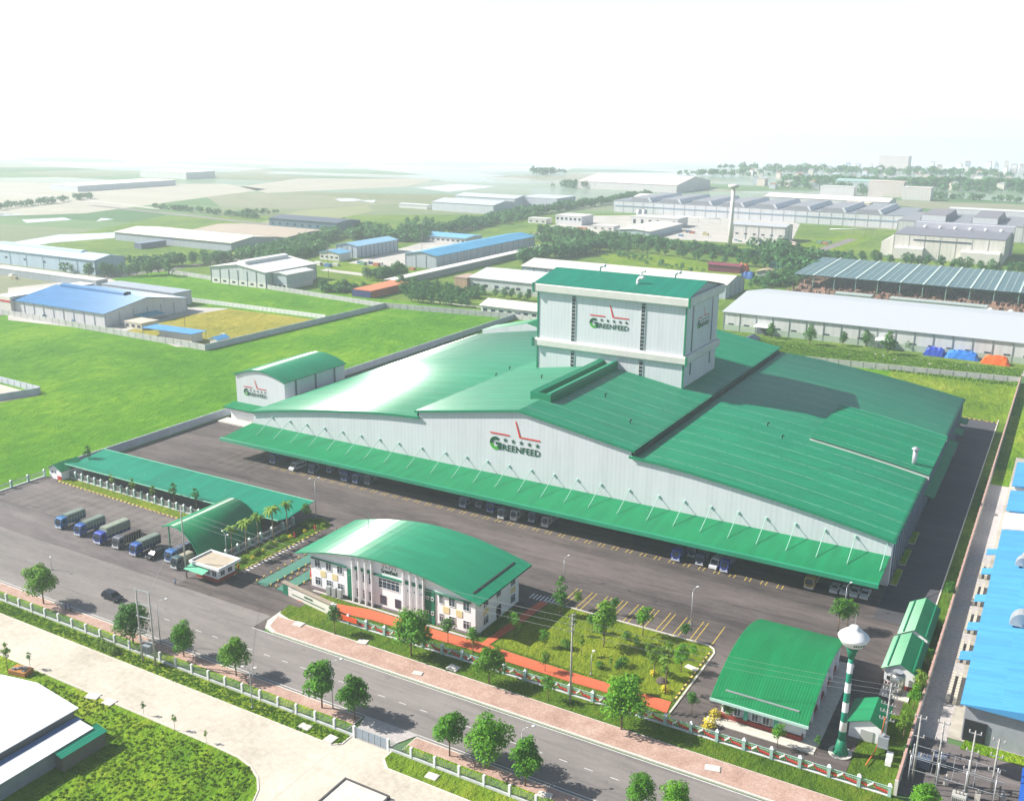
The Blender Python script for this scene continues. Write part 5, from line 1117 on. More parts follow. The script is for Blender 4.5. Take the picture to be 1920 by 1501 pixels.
def palm_proto(h, seedv, n=13, L=1.9):
    random.seed(seedv); f = bpy.data.objects.new('palm_tree', None); SC.collection.objects.link(f)
    b = MB()
    for k in range(n):
        a = k*2*math.pi/n+random.uniform(-.15,.15); up = random.uniform(.15,1.0); d = Vector((math.cos(a), math.sin(a), 0)); pts = []
        for j in range(6): s = j/5; pts.append(Vector((0,0,h))+d*L*s*(1-.18*up)+Vector((0,0,L*(up*s-.95*s*s))))
        sd_ = Vector((-d.y, d.x, 0))
        for p0, p1, j in zip(pts, pts[1:], range(5)):
            w0, w1 = .30*math.sin(math.pi*(j/5*.9+.1)), .30*math.sin(math.pi*((j+1)/5*.9+.1))
            for sgn in (-1,1): b.face([p0, p1, p1+sd_*sgn*w1-Vector((0,0,w1*.5)), p0+sd_*sgn*w0-Vector((0,0,w0*.5))])
    b.build('crown', ML_c, f)
    b = MB(); b.tube((0,0,0),(0.05,0,h*.5),.15,7,.11); b.tube((0.05,0,h*.5),(0,0,h),.11,7,.12); b.build('trunk', PL('palm_bark', (.24,.20,.15), .95, .2, 3), f); return f
PM = [palm_proto(6.6, 61), palm_proto(5.6, 62)]
used = set()
def put(proto, X, Y, z, label, cat, group=None, s=1.0, rz=None):
    if proto.name not in used: o = proto; used.add(proto.name); o.location = (X,Y,z); o.scale = (s,s,s)
    else: o = dup(proto, (X,Y,z), 0, s=s)
    o.rotation_euler = (0,0,random.uniform(0,6.28) if rz is None else rz); tag(o, label, cat, group); return o
def hof(p): return max(v.co.z for v in p.children[0].data.vertices)
def pt(protos_, px, py, top, z, label, group=None, cat='tree', X=None):
    p = random.choice(protos_); X, Y = G(px, py, z); h = HZ(X, Y, top)-z; return put(p, X, Y, z, label, cat, group, s=h/(hof(p)-.1))
random.seed(5)
gR = 'leafy trees along the near side of the road'
for px, py, top, lb in ((82,1131,1058,'round leafy tree farthest left on the near roadside'),(250,1206,1128,'leafy tree standing behind the twin pole frame'),(345,1230,1166,'leafy tree just right of the twin pole frame'),(443,1266,1198,'leafy tree with its crown over the blue headed lamp'),(604,1326,1238,'tall leafy tree left of the concrete drive, road side'),(665,1346,1266,'leafy tree closest to the left side of the concrete drive'),(843,1416,1335,'leafy tree first to the right of the concrete drive'),(985,1472,1384,'leafy tree beside the curved lamp, right of the double crowned one'),):
    pt(TB, px, py, top, .25, lb, gR)
p = TB[0]; X, Y = G(915, 1440, .25); o = put(p, X, Y, .25, 'double crowned tallest tree right of the concrete drive', 'tree', gR, s=1.18)
for px, py, top, lb in ((1203,1512,1450,'bushy tree cut by the lower edge, left of two'),(1268,1530,1464,'bushy tree cut by the lower edge, right of two'),(1728,1545,1470,'bushy tree below the substation, cut by the lower edge')):
    pt(TB, px, py, top, .25, lb, gR)
gL = 'trees on the lawn outside the ornamental fence'
for pr_, px, py, top, lb in ((TS,628,1188,1135,'pale green tree beside the orange banner'),(TB,771,1228,1142,'tall tree on the lawn before the office front'),(TB,917,1281,1212,'dark bushy tree on the lawn before the office corner'),(TS,1028,1312,1266,'thin tree left of the tall concrete pole'),(TB,1165,1366,1268,'large tree overlapping the fence below the garden'),):
    pt(pr_, px, py, top, .28, lb, gL)
gG = 'young trees in the factory garden'
for pr_, px, py, top, lb in ((TS,965,1192,1148,'small bright tree beside the office side door path'),(TS,887,1222,1176,'sparse tree at the office corner by the orange path'),(TS,840,1205,1158,'pale sparse tree before the office windows'),(TS,1020,1212,1180,'small tree in the shaded lawn, upper one of two'),(TS,1022,1258,1222,'small tree beside the orange path below the shaded lawn'),(CO,1050,1152,1080,'tall narrow tree at the yellow bays nearest the office'),(TS,1083,1142,1108,'round topped tree second along the yellow bays'),(TG,1132,1212,1124,'big spreading tree in the garden middle'),(TS,1153,1152,1120,'thin tree right behind the big garden tree'),(TS,1205,1192,1137,'round tree at the middle of the yellow bays'),(TS,1285,1203,1168,'tree at the last yellow bays, above the bushy garden tree'),(TG,1277,1258,1206,'dense tree in the right garden corner'),(TS,1226,1268,1214,'slim tree left of the dense corner tree'),(SP,1247,1300,1200,'tall bare stemmed tree above a yellow flower ring'),(TS,1160,1268,1236,'small tree above the orange path, garden side'),(TS,1297,1336,1297,'tree on the drive between garden and canteen'),(TS,1364,1352,1314,'little tree at the left front corner of the canteen'),(TS,1457,1400,1357,'leafy tree in front of the canteen wall'),(SP,1531,1414,1377,'small sapling between canteen and water tower'),(TS,1571,1182,1120,'forked tree beside the yard behind the canteen'),(TS,1588,1178,1124,'thin tree right of the forked one behind the canteen'),(TS,1110,1185,1150,'small tree at the upper garden edge'),(SP,1192,1228,1190,'staked sapling in the garden middle'),(TS,1215,1236,1204,'small round tree in the middle of the lawn'),(SP,1255,1232,1200,'staked sapling near the yellow bays'),(TS,1300,1240,1208,'small tree inside the striped kerb corner'),(SP,1145,1262,1228,'sapling on the lower garden lawn'),(TS,1190,1300,1268,'small tree by the orange path near the boulder'),(SP,1090,1228,1190,'staked sapling left of the big garden tree'),(SP,1075,1190,1155,'sapling at the shaded lawn edge')):
    if top: pt(pr_, px, py, top, .12, lb, gG)
gS = 'small trees in the strip along the right boundary wall'
for px, py, top, lb in ((1778,1128,1090,'small bright tree north of the twin sheds'),(1757,1185,1158,'shrubby tree behind the farther green shed'),(1738,1245,1215,'small tree between shed and boundary wall'),(1722,1310,1258,'bright leafy tree right of the steel tank'),(1712,1330,1285,'leafy tree below the steel tank by the wall'),(1693,1385,1335,'tree in the grass behind the transformer pole'),(1700,1420,1395,'low bush near the boundary wall end')):
    pt(TS, px, py, top, .1, lb, gS)
gP = 'palms beside the gate canopy'
for i, (X, Y, h, lb) in enumerate(((-160.8,152.6,8.3,'palm nearest the guard booth'),(-160.2,156.6,8.6,'second palm from the guard booth'),(-160.2,160.6,8.4,'third palm from the guard booth'),(-159.8,165.2,9.0,'fourth palm, before the shed end'),(-159.6,170.0,8.6,'last palm in the row, against the long shed'))):
    p = PM[i % 2]; put(p, X, Y, .14, lb, 'palm', gP, s=h/(7.0 if i % 2 == 0 else 6.0))
pt(TS, 575, 980, 943, .15, 'round headed tree in the bed at the end of the long shed')
# saplings
gQ = 'staked saplings along the fence of the long shed'
names = ['first','second','third','fourth','fifth','sixth','seventh','eighth']
for i, (px, py, top) in enumerate(((168,882,835),(212,925,888),(250,935,897),(288,945,910),(328,955,905),(370,962,915))):
    pt(SP, px, py, top, .14, names[i]+' thin sapling from the corner hut along the picket fence', gQ)
for i, (px, py, top) in enumerate(((15,1258,1205),(57,1252,1222),(270,1340,1315),(328,1368,1338),(387,1392,1368))):
    pt(SP, px, py, top, .08, names[i]+' young sapling along the far edge of the rough grass', 'saplings beside the concrete road')
# shrubs
def bush_proto(r, n, mat, sv, squash=.8, name='round_bush'):
    random.seed(sv); f = bpy.data.objects.new(name, None); SC.collection.objects.link(f); b = MB(); crown(b, [((0,0,r*squash), r)], n, r*.32); b.build('foliage', mat, f); b = MB(); b.tube((0,0,-.05),(0,0,r*.6),r*.12,6); b.build('stem', M_bark, f); return f
BU = bush_proto(1.0, 260, ML_b, 71); BY = bush_proto(.8, 200, M_flow, 72, .5, 'yellow_flower_bush'); BG = bush_proto(1.2, 300, ML_c, 73, .5, 'leafy_shrub')
random.seed(9)
for px, py, s, lb in ((1175,1198,1.1,'dark clipped bush on the upper garden lawn'),(1168,1248,1.2,'dark clipped bush in the garden middle'),(1125,1252,.9,'low bush left of the garden lamp'),(1248,1262,.8,'bush under the corner trees'),(1062,1215,1.2,'dark bush behind the tall concrete pole')):
    X, Y = G(px,py,.12); put(BU, X, Y, .12, lb, 'bush', 'clipped garden bushes', s)
for px, py, s, lb in ((1247,1296,1.2,'ring of yellow flowers at the bare stemmed tree'),(1225,1264,.9,'yellow flower ring under the slim garden tree'),(1330,1360,1.5,'yellow hedge clump left of the canteen, rear'),(1340,1345,1.5,'yellow hedge clump left of the canteen, middle'),(1322,1372,1.3,'yellow hedge clump left of the canteen, front')):
    X, Y = G(px,py,.12); put(BY, X, Y, .12, lb, 'flower bush', 'yellow flowering clumps', s)
for i in range(16):
    y = 150.5+i*1.5; put(BG if i % 3 else BY, -157.4+random.uniform(-1.2,.8), y, .13, 'low shrub in the planting bed under the palms', 'shrub', 'shrubs in the palm bed', random.uniform(.5,.85))
for i in range(9):
    a = i*.7; put(BG, -157.6+2.6*math.cos(a), 178+2.2*math.sin(a), .14, 'low shrub in the round bed at the shed end', 'shrub', 'shrubs in the round bed', random.uniform(.5,.8))
for i, (px, py) in enumerate(((196,1215),(205,1218),(187,1208),(212,1224))): X, Y = G(px,py,.22); put(BG, X, Y, .22, 'pale creeping shrub on the grass strip left of the twin pole frame', 'shrub', 'creeping shrubs on the grass strip', 1.0)
# tufts of taller grass in the meadow, as one mass
def tufts(name, n, area, z, hgt, mat, sv, w_=.5):
    random.seed(sv); b = MB(); k = 0
    while k < n:
        X, Y = area()
        if X is None: continue
        k += 1; a = random.uniform(0, 3.14); s = hgt*random.uniform(.5,1.3); ww = w_*random.uniform(.6,1.5)
        for q in range(2):
            a += 1.3; c, d = math.cos(a)*ww, math.sin(a)*ww
            b.face([(X-c,Y-d,z),(X+c,Y+d,z),(X+c*1.3,Y+d*1.3,z+s),(X-c*.8,Y-d*.8,z+s*1.1)])
    o = b.build(name, mat); return tag(o, kind='stuff')
def clump(cx, cy, r): 
    a = random.uniform(0,6.28); q = r*math.sqrt(random.random()); return cx+q*math.cos(a)*1.8, cy+q*math.sin(a)
ML_t = leaf_mat('leaf_tuft', (.10,.22,.02), (.16,.30,.03), (.28,.38,.05))
def rough_a():
    x, y = random.uniform(-152,-99), random.uniform(75,97.6)
    return (x,y) if (x > -126 or y > 91) and x+y < -4.5 else (None,None)
tufts('rough_grass_tufts', 1500, rough_a, .06, .20, leaf_mat('leaf_grass', (.10,.20,.02), (.17,.28,.025), (.34,.40,.06)), 82, .25)
tufts('strip_grass_tufts', 2600, lambda: (random.uniform(-235,-94), random.uniform(109,111.9)), .22, .16, ML_t, 83, .2)
tufts('rear_grass_tufts', 4200, lambda: (random.uniform(-140,-13), random.uniform(425,455)), .1, .5, ML_t, 85, .7)
# ---------------------------------------------------------------- the industrial park behind
def col(c, nm=None, **k): return PL('paint_%s' % (str(c)), c, .7, k.get('var', .08), .25)
GREYW = (.50,.52,.55)
def RB(nm, c, axis, per, amt, soil):
    k = '%s_%s_%d' % (nm, str(c), axis)
    if k not in MAT: MAT[k] = ribbed(k, c, axis, per, amt, .6, .25, .08, soil)
    return MAT[k]
def hall(label, x0, x1, y0, y1, h, wallc=GREYW, roofc=(.6,.6,.6), kind='y', rise=None, mon=None, ov=.8, strips=0, stripc=(.12,.17,.22), wins=0, base=None, doors=0, name='factory_hall', cat='building', roofm=None, winh=1.2, winz=None, group=None):
    L = ((x0+x1)/2, (y0+y1)/2, 0); f = thing(name, label, cat, L, 0, group)
    rise = (x1-x0)*.06 if rise is None and kind == 'y' else ((y1-y0)*.06 if rise is None else rise)
    mw, mr = RB('wall', wallc, 0, 3.1, .07, .22), roofm or RB('roof', roofc, 0 if kind != 'y' else 1, 2.3, .10, .16)
    b = LM(L)
    if kind == 'y': xm = (x0+x1)/2; b.exx([(x0,0),(x0,h),(xm,h+rise),(x1,h),(x1,0)], y0, y1, 'y')
    elif kind == 'x': ym = (y0+y1)/2; b.exx([(y0,0),(y0,h),(ym,h+rise),(y1,h),(y1,0)], x0, x1, 'x')
    else: b.box(x0,x1,y0,y1,0,h)
    b.build('wall', mw, f); b = LM(L)
    if kind == 'y': sl = rise/(xm-x0); b.shell([(x0-ov,h-ov*sl+.12),(xm,h+rise+.12),(x1+ov,h-ov*sl+.12)], y0-ov, y1+ov, -.25, 'y', 0, False)
    elif kind == 'x': sl = rise/(ym-y0); b.shell([(y0-ov,h-ov*sl+.12),(ym,h+rise+.12),(y1+ov,h-ov*sl+.12)], x0-ov, x1+ov, -.25, 'x', 0, False)
    else: b.box(x0-.2,x1+.2,y0-.2,y1+.2,h+.01,h+.5)
    rf = b.build('roof', mr, f)
    if mon:
        b = LM(L); mw_, mh = mon
        if kind == 'y': b.exx([(xm-mw_,h+rise-mw_*sl),(xm-mw_,h+rise+mh),(xm,h+rise+mh*1.35),(xm+mw_,h+rise+mh),(xm+mw_,h+rise-mw_*sl)], y0+(y1-y0)*.08, y1-(y1-y0)*.08, 'y')
        else: b.exx([(ym-mw_,h+rise-mw_*sl),(ym-mw_,h+rise+mh),(ym,h+rise+mh*1.35),(ym+mw_,h+rise+mh),(ym+mw_,h+rise-mw_*sl)], x0+(x1-x0)*.08, x1-(x1-x0)*.2, 'x')
        b.build('roof_monitor', mr, rf)
    ms = col(stripc)
    if strips:
        b = LM(L)
        for k in range(strips+1):
            u = x0+(x1-x0)*k/strips; b.box(u-.18,u+.18,y0-.22,y0-.02,0,h-.3)
        n2 = max(2, int(strips*(y1-y0)/(x1-x0)))
        for k in range(n2+1):
            u = y0+(y1-y0)*k/n2; b.box(x1+.02,x1+.22,u-.18,u+.18,0,h-.3)
        b.build('wall_ribs', ms, f)
    if wins:
        for k in range(wins):
            u = x0+(x1-x0)*(k+.5)/wins; ww = min(2.6, (x1-x0)/wins*.5); z = winz or h*.35
            b = LM(L); b.box(u-ww/2,u+ww/2,y0-.12,y0-.03,z,z+winh); b.build('window', M_glass, f)
    if base: b = LM(L); b.box(x0-.1,x1+.1,y0-.1,y1+.1,0,h*.33); b.build('base', col(base), f)
    for k in range(doors):
        u = x0+(x1-x0)*(k+.5)/doors; b = LM(L); b.box(u-2.2,u+2.2,y0-.16,y0-.04,.05,4.2); b.build('door', PL('dock_door_grey', (.12,.14,.17), .6), f)
    return f, L
# ground between the halls
M_pav = PL('pale_yard', (.42,.40,.37), .9, .2, .06); M_ind = grass_mat('park_grass', (.055,.12,.02), (.12,.20,.03), (.22,.27,.05), .02, .12, .8)
poly('park_lawn', [(-700,446),(-246,446),(-12,446),(60,446),(160,1000),(-420,1010),(-800,700)], .045, M_ind)
poly('dry_field', [G(238,620),G(345,592),G(430,579),G(600,600),G(385,652)], .06, M_dry)
poly('paved_yard', [G(15,600),G(15,540),G(200,520),G(345,575),G(430,578),G(240,620),G(330,650),G(385,652),G(200,620)], .055, M_pav)
poly('paved_yard', [G(600,507),G(680,486),G(800,452),G(860,452),G(760,500),G(700,520)], .06, M_pav)
poly('paved_yard', [G(1010,430),G(1100,405),G(1400,400),G(1500,420),G(1480,462),G(1200,445)], .06, M_pav)
poly('rubble_ground', [G(1490,545),G(1505,512),G(1920,560),G(1920,600),G(1480,552)], .06, PL('rubble_brown', (.22,.14,.10), .95, .4, .3))
poly('paved_yard', [(-330,455),(-12,455),(30,476),(30,458),(-12,445),(-120,446)], .052, M_pav)
def rline(name, pts, wd, m, z=.07):
    P2 = [Vector(G(*p)) for p in pts]; b = MB()
    for a, c in zip(P2, P2[1:]):
        d = (c-a).normalized()*wd/2; b.face([(a.x+d.y,a.y-d.x,z),(c.x+d.y,c.y-d.x,z),(c.x-d.y,c.y+d.x,z),(a.x-d.y,a.y+d.x,z)])
    return tag(b.build(name, m), kind='structure')
rline('road', [(1000,437),(1180,456),(1920,520)], 11, M_road); rline('road', [(860,432),(1010,392),(1215,366)], 12, M_road, .075); rline('road', [(170,385),(380,407),(600,432),(700,445)], 10, M_road, .08)
rline('road', [(1536,470),(1600,448)], 9, M_road, .085); rline('road', [(-40,600),(200,520),(420,490),(760,452)], 9, M_road, .09)
rline('road', [(0,362),(140,372),(300,392)], 9, M_pav, .09)
poly('weeds', [G(595,490),G(640,492),G(800,508),G(745,520),G(620,505)], .08, M_weeds)
poly('weeds', [G(1122,476),G(1240,478),G(1400,505),G(1430,530),G(1340,522),G(1150,500)], .08, M_weeds)
poly('weeds', [G(610,530),G(690,515),G(760,523),G(700,560),G(600,545)], .085, M_weeds)
poly('weeds', [G(1500,455),G(1580,440),G(1640,446),G(1560,478),G(1500,472)], .08, M_weeds)
poly('pond', [G(-60,470),G(0,458),G(110,440),G(215,436),G(215,446),G(100,455),G(-60,480)], .06, M_water)
for q in ([(40,412),(120,408),(135,412),(50,418)],[(190,409),(215,411),(180,415)],[(627,373),(660,372),(685,376),(640,378)],[(670,376),(705,375),(700,380)],[(780,352),(860,345),(930,350),(840,360)],[(-40,398),(50,402),(-40,408)]): poly('pond', [G(*p) for p in q], .07, M_water)
poly('bare_field', [G(-80,340),G(170,345),G(420,345),G(500,355),G(160,400),G(-80,408)], .05, PL('bare_pink_soil', (.36,.34,.28), .95, .12, .02))
poly('bare_field', [G(450,350),G(560,335),G(820,335),G(760,350),G(500,362)], .05, PL('bare_pink_soil', (.36,.34,.28), .95, .12, .02))
poly('bare_field', [G(480,420),G(560,395),G(690,385),G(700,396),G(560,425)], .05, PL('fallow_field', (.22,.24,.12), .95, .12, .02))
BR = (.05,.20,.50)
# --- left group
f, L = hall('low blue roofed factory hall with long blue ridge monitor beyond the meadow', -470, -401.5, 311, 362, 6.6, (.55,.56,.58), BR, 'x', 4.2, (2.2,1.3), strips=9, stripc=(.3,.34,.4), roofm=green_roof('blue_roof_far', (.035,.19,.47), period=0, rib=0, rough=.45, sheen=.02))
b = LM(L); b.box(-482,-470.5,309,360,0,8.5); b.box(-482.1,-481.9,308.9,318,5.6,6.6,1); b.box(-482,-470.5,308.85,308.98,5.6,6.6,1); b.build('side_block', [M_cream, M_red], f)
b = LM(L); b.exx([(-401.3,3.6),(-395.5,2.8),(-395.5,2.6),(-401.3,3.4)], 328, 342, 'y') ; b.build('entry_canopy', col((.05,.30,.42)), f)
hall('pale flat container office beside the low blue roofed factory', -394, -382, 316, 326, 2.9, (.6,.57,.5), (.55,.5,.42), 'flat', wins=3)
def shelter(label, x0, x1, y0, y1, h):
    f = thing('open_shelter', label, 'shelter', ((x0+x1)/2,(y0+y1)/2,0)); L = ((x0+x1)/2,(y0+y1)/2,0)
    b = LM(L); b.exx([(x0,h),(x1,h+.5),(x1,h+.7),(x0,h+.2)], y0, y1, 'y'); b.build('roof', col((.08,.27,.58)), f)
    b = LM(L); b.box(x0+(x1-x0)*.3,x1-2,y0+1.5,y1-1,0,h-.1); b.build('hut_wall', M_cream, f)
    for x in (x0+.5,x1-.5):
        for y in (y0+.5,y1-.5): b = LM(L); b.tube((x,y,0),(x,y,h),.12,5); b.build('post', M_steel, f)
X0, Y0 = G(275,612,4); X1, Y1 = G(365,628,4)
shelter('guard shelter with a big flat blue roof at the wall corner', X0, X1, Y0-3, Y0+6, 4)
hall('small white hut with pitched blue roof next to the guard shelter', *sorted((G(378,640,2.5)[0], G(413,637,2.5)[0])), G(385,645)[1], G(385,645)[1]+7, 2.7, (.62,.6,.56), (.09,.33,.62), 'y', 1.0, name='guard_hut', cat='hut', ov=.4)
car('parked_car', 'white pickup beside the small blue roofed hut', 'car', (*G(424,634),.06), (.5,.5,.52), 1.2)
for i, (px, py, c) in enumerate(((65,592,(.06,.14,.35)),(82,597,(.03,.08,.2)),(105,598,(.5,.5,.5)),(138,605,(.05,.12,.3)),(160,607,(.04,.08,.2)),(183,611,(.1,.16,.14)))):
    car('parked_car', ('first','second','third','fourth','fifth','sixth')[i]+' parked car from the left along the blue roofed factory front', 'car', (*G(px,py),.06), c, R(40), group='cars along the blue roofed factory')
hall('light blue long building with stepped roof at the left edge', -660, -540, 415, 438, 9.3, (.38,.50,.60), (.45,.58,.68), 'x', 2.2, (2.4,1.0), strips=7, stripc=(.3,.42,.52), wins=6, winz=4)
f, L = hall('white flat canopy strip in front of the light blue building', -600, -500, 384, 392, 4, (.3,.34,.38), (.62,.62,.60), 'flat')
hall('grey walled annexe behind the low blue roofed factory', -472, -415, 366, 378, 7.0, (.48,.50,.53), (.35,.40,.46), 'flat')
hall('huge low warehouse with cream and brown flat roof', -679, -551, 544, 590, 6.4, (.36,.40,.46), (.66,.62,.53), 'x', 2.5, strips=0, wins=0)
hall('huge low warehouse bay with brown roof behind the cream one', -640, -540, 592, 648, 6.6, (.36,.40,.46), (.42,.35,.28), 'x', 2.0)
hall('small dark flat roofed shed on the grass before the huge low warehouse', -625, -617, 517, 541, 4, (.14,.16,.24), (.22,.26,.36), 'flat')
hall('dark roofed warehouse with deep blue end wall', -636, -558, 676, 708, 9.6, (.10,.17,.24), (.10,.12,.16), 'x', 1.6, wins=9, winz=4.5, winh=2)
f, L = hall('white warehouse with a ridge monitor and striped grey walls', -459, -414.4, 435, 480, 9.6, (.50,.53,.56), (.70,.70,.68), 'y', 3.0, (3.2,1.8), strips=6, base=(.66,.64,.60), wins=6, winz=1.2)
hall('grey annexe attached to the corner of the white monitor warehouse', -413.5, -402.7, 440, 463, 8.6, (.44,.49,.53), (.62,.63,.62), 'y', .9, base=(.64,.62,.58), wins=3, winz=1.2)
hall('small white house with light blue hip roof beside a grey shed', -470, -452.5, 549, 562, 5.2, (.62,.6,.57), (.14,.35,.55), 'y', 1.5, wins=4)
hall('grey shed with pale blue roof behind the small white house', -470, -451, 568, 617, 8.6, (.40,.46,.52), (.25,.45,.62), 'y', 1.8, strips=4, doors=1)
hall('long grey warehouse with sky blue roof running away from the viewer', -400, -374.5, 556, 695, 8.7, (.40,.44,.50), (.12,.38,.62), 'y', 2.2, strips=3, stripc=(.28,.33,.4), roofm=green_roof('sky_blue_roof', (.10,.36,.62), period=0, rib=0, rough=.4, sheen=.04))
hall('white office wing with blue roof patches behind the sky blue warehouse', -479, -431, 682, 708, 4.4, (.62,.6,.6), (.16,.40,.62), 'x', 1.0, wins=10)
hall('long narrow white canopy roof running alongside the sky blue warehouse', -362, -356, 482, 680, 3.9, (.3,.32,.34), (.70,.68,.66), 'y', .3)
f, L = hall('orange tarpaulin covered shed by the orchard', -356, -343, 444, 480, 3.9, (.50,.10,.05), (.62,.20,.10), 'flat', name='tarpaulin_shed', cat='shed')
b = LM(L); b.box(-357,-343.5,443.4,443.9,0,3.7); b.build('open_front', col((.03,.04,.16)), f)
hall('grey roofed factory with rows of windows behind the factory tower', -312, -210, 499, 540, 7.4, (.50,.54,.56), (.52,.54,.56), 'x', 3.2, wins=14, winz=2.5, winh=1.6, base=(.42,.46,.42))
hall('brown fronted entrance block at the left of the grey roofed factory', -322, -313, 497, 512, 6.8, (.40,.28,.18), (.42,.30,.24), 'flat')
hall('very long pale grey warehouse roof stretching behind the tower', -306, -172, 552, 586, 8.2, (.40,.46,.52), (.60,.57,.53), 'x', 3.0, strips=16)
hall('low white office with hipped pale roof between wall and tower', -269, -225, 441, 458, 4.1, (.60,.64,.60), (.62,.60,.57), 'x', 2.2, wins=9, winz=1.0, winh=1.6)
f, L = hall('long white warehouse with pale curved roof behind the right rear lawn', -146, 22, 468, 545, 9.0, (.62,.63,.63), (.58,.60,.62), 'x', 4.4, strips=21, stripc=(.24,.28,.28), base=(.38,.46,.38), wins=22, winz=3.0, winh=.7, roofm=NT('pale_roof_sheet').out((.44,.47,.50), .45, .4))
for k in (2,9,17): b = LM(L); x = -146+k*8; b.exx([(463.5,4.2),(467.9,4.8),(467.9,4.6),(463.5,4.0)], x, x+7.5, 'x'); b.build('door_canopy', col((.62,.66,.64)), f); b = LM(L); b.box(x+.8,x+6.6,467.6,467.95,0,3.9); b.build('door', PL('dock_door_grey', (.12,.14,.17), .6), f)
# open steel shed
f = thing('steel_frame_shed', 'long half built shed, translucent roof sheets on green steel columns', 'shed', (-60,655,0)); L = (-60,655,0)
M_gl = PL('sheet_grey_teal', (.09,.16,.18), .5, .2, .12, .6)
for k in range(14):
    x = -150+k*12.6; b = LM(L); b.exx([(616,8.3),(692,9.8),(692,10.0),(616,8.5)], x, x+11.5, 'x'); b.build('roof_sheet', M_gl, f)
    b = LM(L); b.exx([(615,8.6),(693,10.1),(693,10.3),(615,8.8)], x+11.5, x+12.6, 'x'); b.build('roof_rib', col((.42,.52,.50)), f)
    b = LM(L)
    for q in (3.7,7.6): b.exx([(615.5,8.55),(692.5,10.05),(692.5,10.15),(615.5,8.65)], x+q, x+q+.35, 'x')
    b.build('roof_batten', col((.34,.44,.43)), f)
    b = LM(L); b.tube((x+12,617,0),(x+12,617,8.7),.3,5); b.tube((x+12,650,0),(x+12,650,8.9),.3,5); b.build('column', col((.16,.30,.24)), f)
for k, (x0, x1, lb) in enumerate(((-118,-98,'short green walled site office before the half built shed'),(-88,-38,'long green walled site shed before the half built shed'))): hall(lb, x0, x1, 585, 592, 3.4, (.30,.42,.36), (.36,.42,.40), 'flat', wins=8 if k else 2)
for k in range(3): 
    o = thing('round_tent', ('first','second','third')[k]+' white cone roofed tank from the left behind the long warehouse', 'tank', (-36+k*10, 583, 0)); b = MB(); b.lathe([(3,0),(3,1.8),(3.4,1.9),(.2,4.2)], n=12); b.build('shell', M_white, o)
random.seed(31); b = MB()
for k in range(420):
    x, y = random.uniform(-148,20), random.uniform(596,640); s = random.uniform(.5,2.2); b.T = Matrix.Translation((x,y,0)) @ Matrix.Rotation(random.uniform(0,3), 4, 'Z') @ Matrix.Rotation(random.uniform(-.3,.3), 4, 'X'); b.box(-s,s,-s*.3,s*.3,0,random.uniform(.4,2.6))
tag(b.build('rubble', PL('scrap_brown', (.20,.12,.09), .95, .5, .4)), kind='stuff')
# --- right group
f, L = hall('tall white plant hall with dark grey roof and round roof fans', -122, -46, 799, 858, 17.5, (.64,.61,.57), (.20,.20,.24), 'flat', strips=7, stripc=(.45,.45,.45))
b = LM(L); b.exx([(858,0),(858,22),(866,22),(866,0)], -116, -44, 'x'); b.build('rear_parapet', col((.42,.42,.48)), f)
b = LM(L); b.box(-108,-68,798.7,798.95,13.6,14.5); b.build('window_band', M_glass, f)
b = LM(L); b.exx([(793,0),(793,8),(799,9),(799,0)], -120, -100, 'x'); b.build('lean_to', col((.60,.58,.55)), f); b = LM(L); b.exx([(793,0),(793,8),(799,9),(799,0)], -74, -48, 'x'); b.build('lean_to', col((.60,.58,.55)), f)
b = LM(L); b.exx([(-131,0),(-131,11),(-122.2,16),(-122.2,0)], 801, 850, 'y'); b.build('side_wing', col((.64,.61,.57)), f)
for k in range(6): b = LM(L); b.lathe([(1.3,0),(1.3,1.6),(.3,2)], (-108+k*11, 856, 18), 10); b.build('roof_fan', M_white, f)
fg, Lg = hall('enormous grey factory complex with dark roof, front wall banded blue', -450, -146, 1016, 1120, 12, (.60,.61,.64), (.22,.24,.28), 'flat', strips=26, stripc=(.34,.36,.40))
b = LM(Lg); b.box(-448,-148,1015.6,1015.9,6.6,7.5); b.build('window_band', col((.18,.28,.38)), fg)
for k in range(8): b = LM(Lg); x = -432+k*34; b.exx([(x,12.5),(x+3,16.2),(x+21,16.2),(x+24,12.5)], 1020, 1112, 'y'); b.build('roof_monitor', col((.24,.25,.28)), fg); b = LM(Lg); b.exx([(x+21,16.3),(x+24,12.6),(x+26,12.6),(x+23,16.9)], 1018, 1114, 'y'); b.build('monitor_edge', col((.60,.62,.66)), fg)
fg, Lg = hall('grey factory wing with raised roof bays at the right of the enormous complex', -145, 30, 960, 1060, 13, (.54,.54,.56), (.24,.25,.28), 'flat', strips=12, stripc=(.36,.38,.42))
for k in range(3): b = LM(Lg); x = -128+k*42; b.exx([(x,13.5),(x+2,19),(x+22,19),(x+24,13.5)], 968, 1040, 'y'); b.build('roof_monitor', col((.20,.19,.22)), fg); b = LM(Lg); b.box(x+2,x+22,966.5,967.9,13.6,18.4); b.build('monitor_wall', col((.55,.56,.6)), fg)
hall('white plant building with silo cones and pipes left of the plant hall', -261, -216, 845, 868, 12.4, (.60,.58,.56), (.44,.46,.50), 'x', 1.4, strips=4, wins=6)
hall('white box shaped plant with narrow windows beyond the avenue', -379, -331, 898, 925, 8, (.62,.60,.58), (.54,.53,.52), 'flat', wins=6, winh=4, winz=2)
hall('low pale roofed hall with light blue side left of the tall chimney', -352, -322, 805, 885, 5.6, (.42,.50,.56), (.64,.62,.57), 'y', 1.4)
hall('white two storey office with flat roof beside the avenue', -444, -416, 866, 892, 8, (.60,.60,.62), (.66,.62,.60), 'flat', wins=6, winz=4.4, winh=2.2)
hall('small white block left of the two storey office', -470, -450, 858, 870, 4.5, (.62,.60,.58), (.60,.58,.56), 'flat', wins=3)
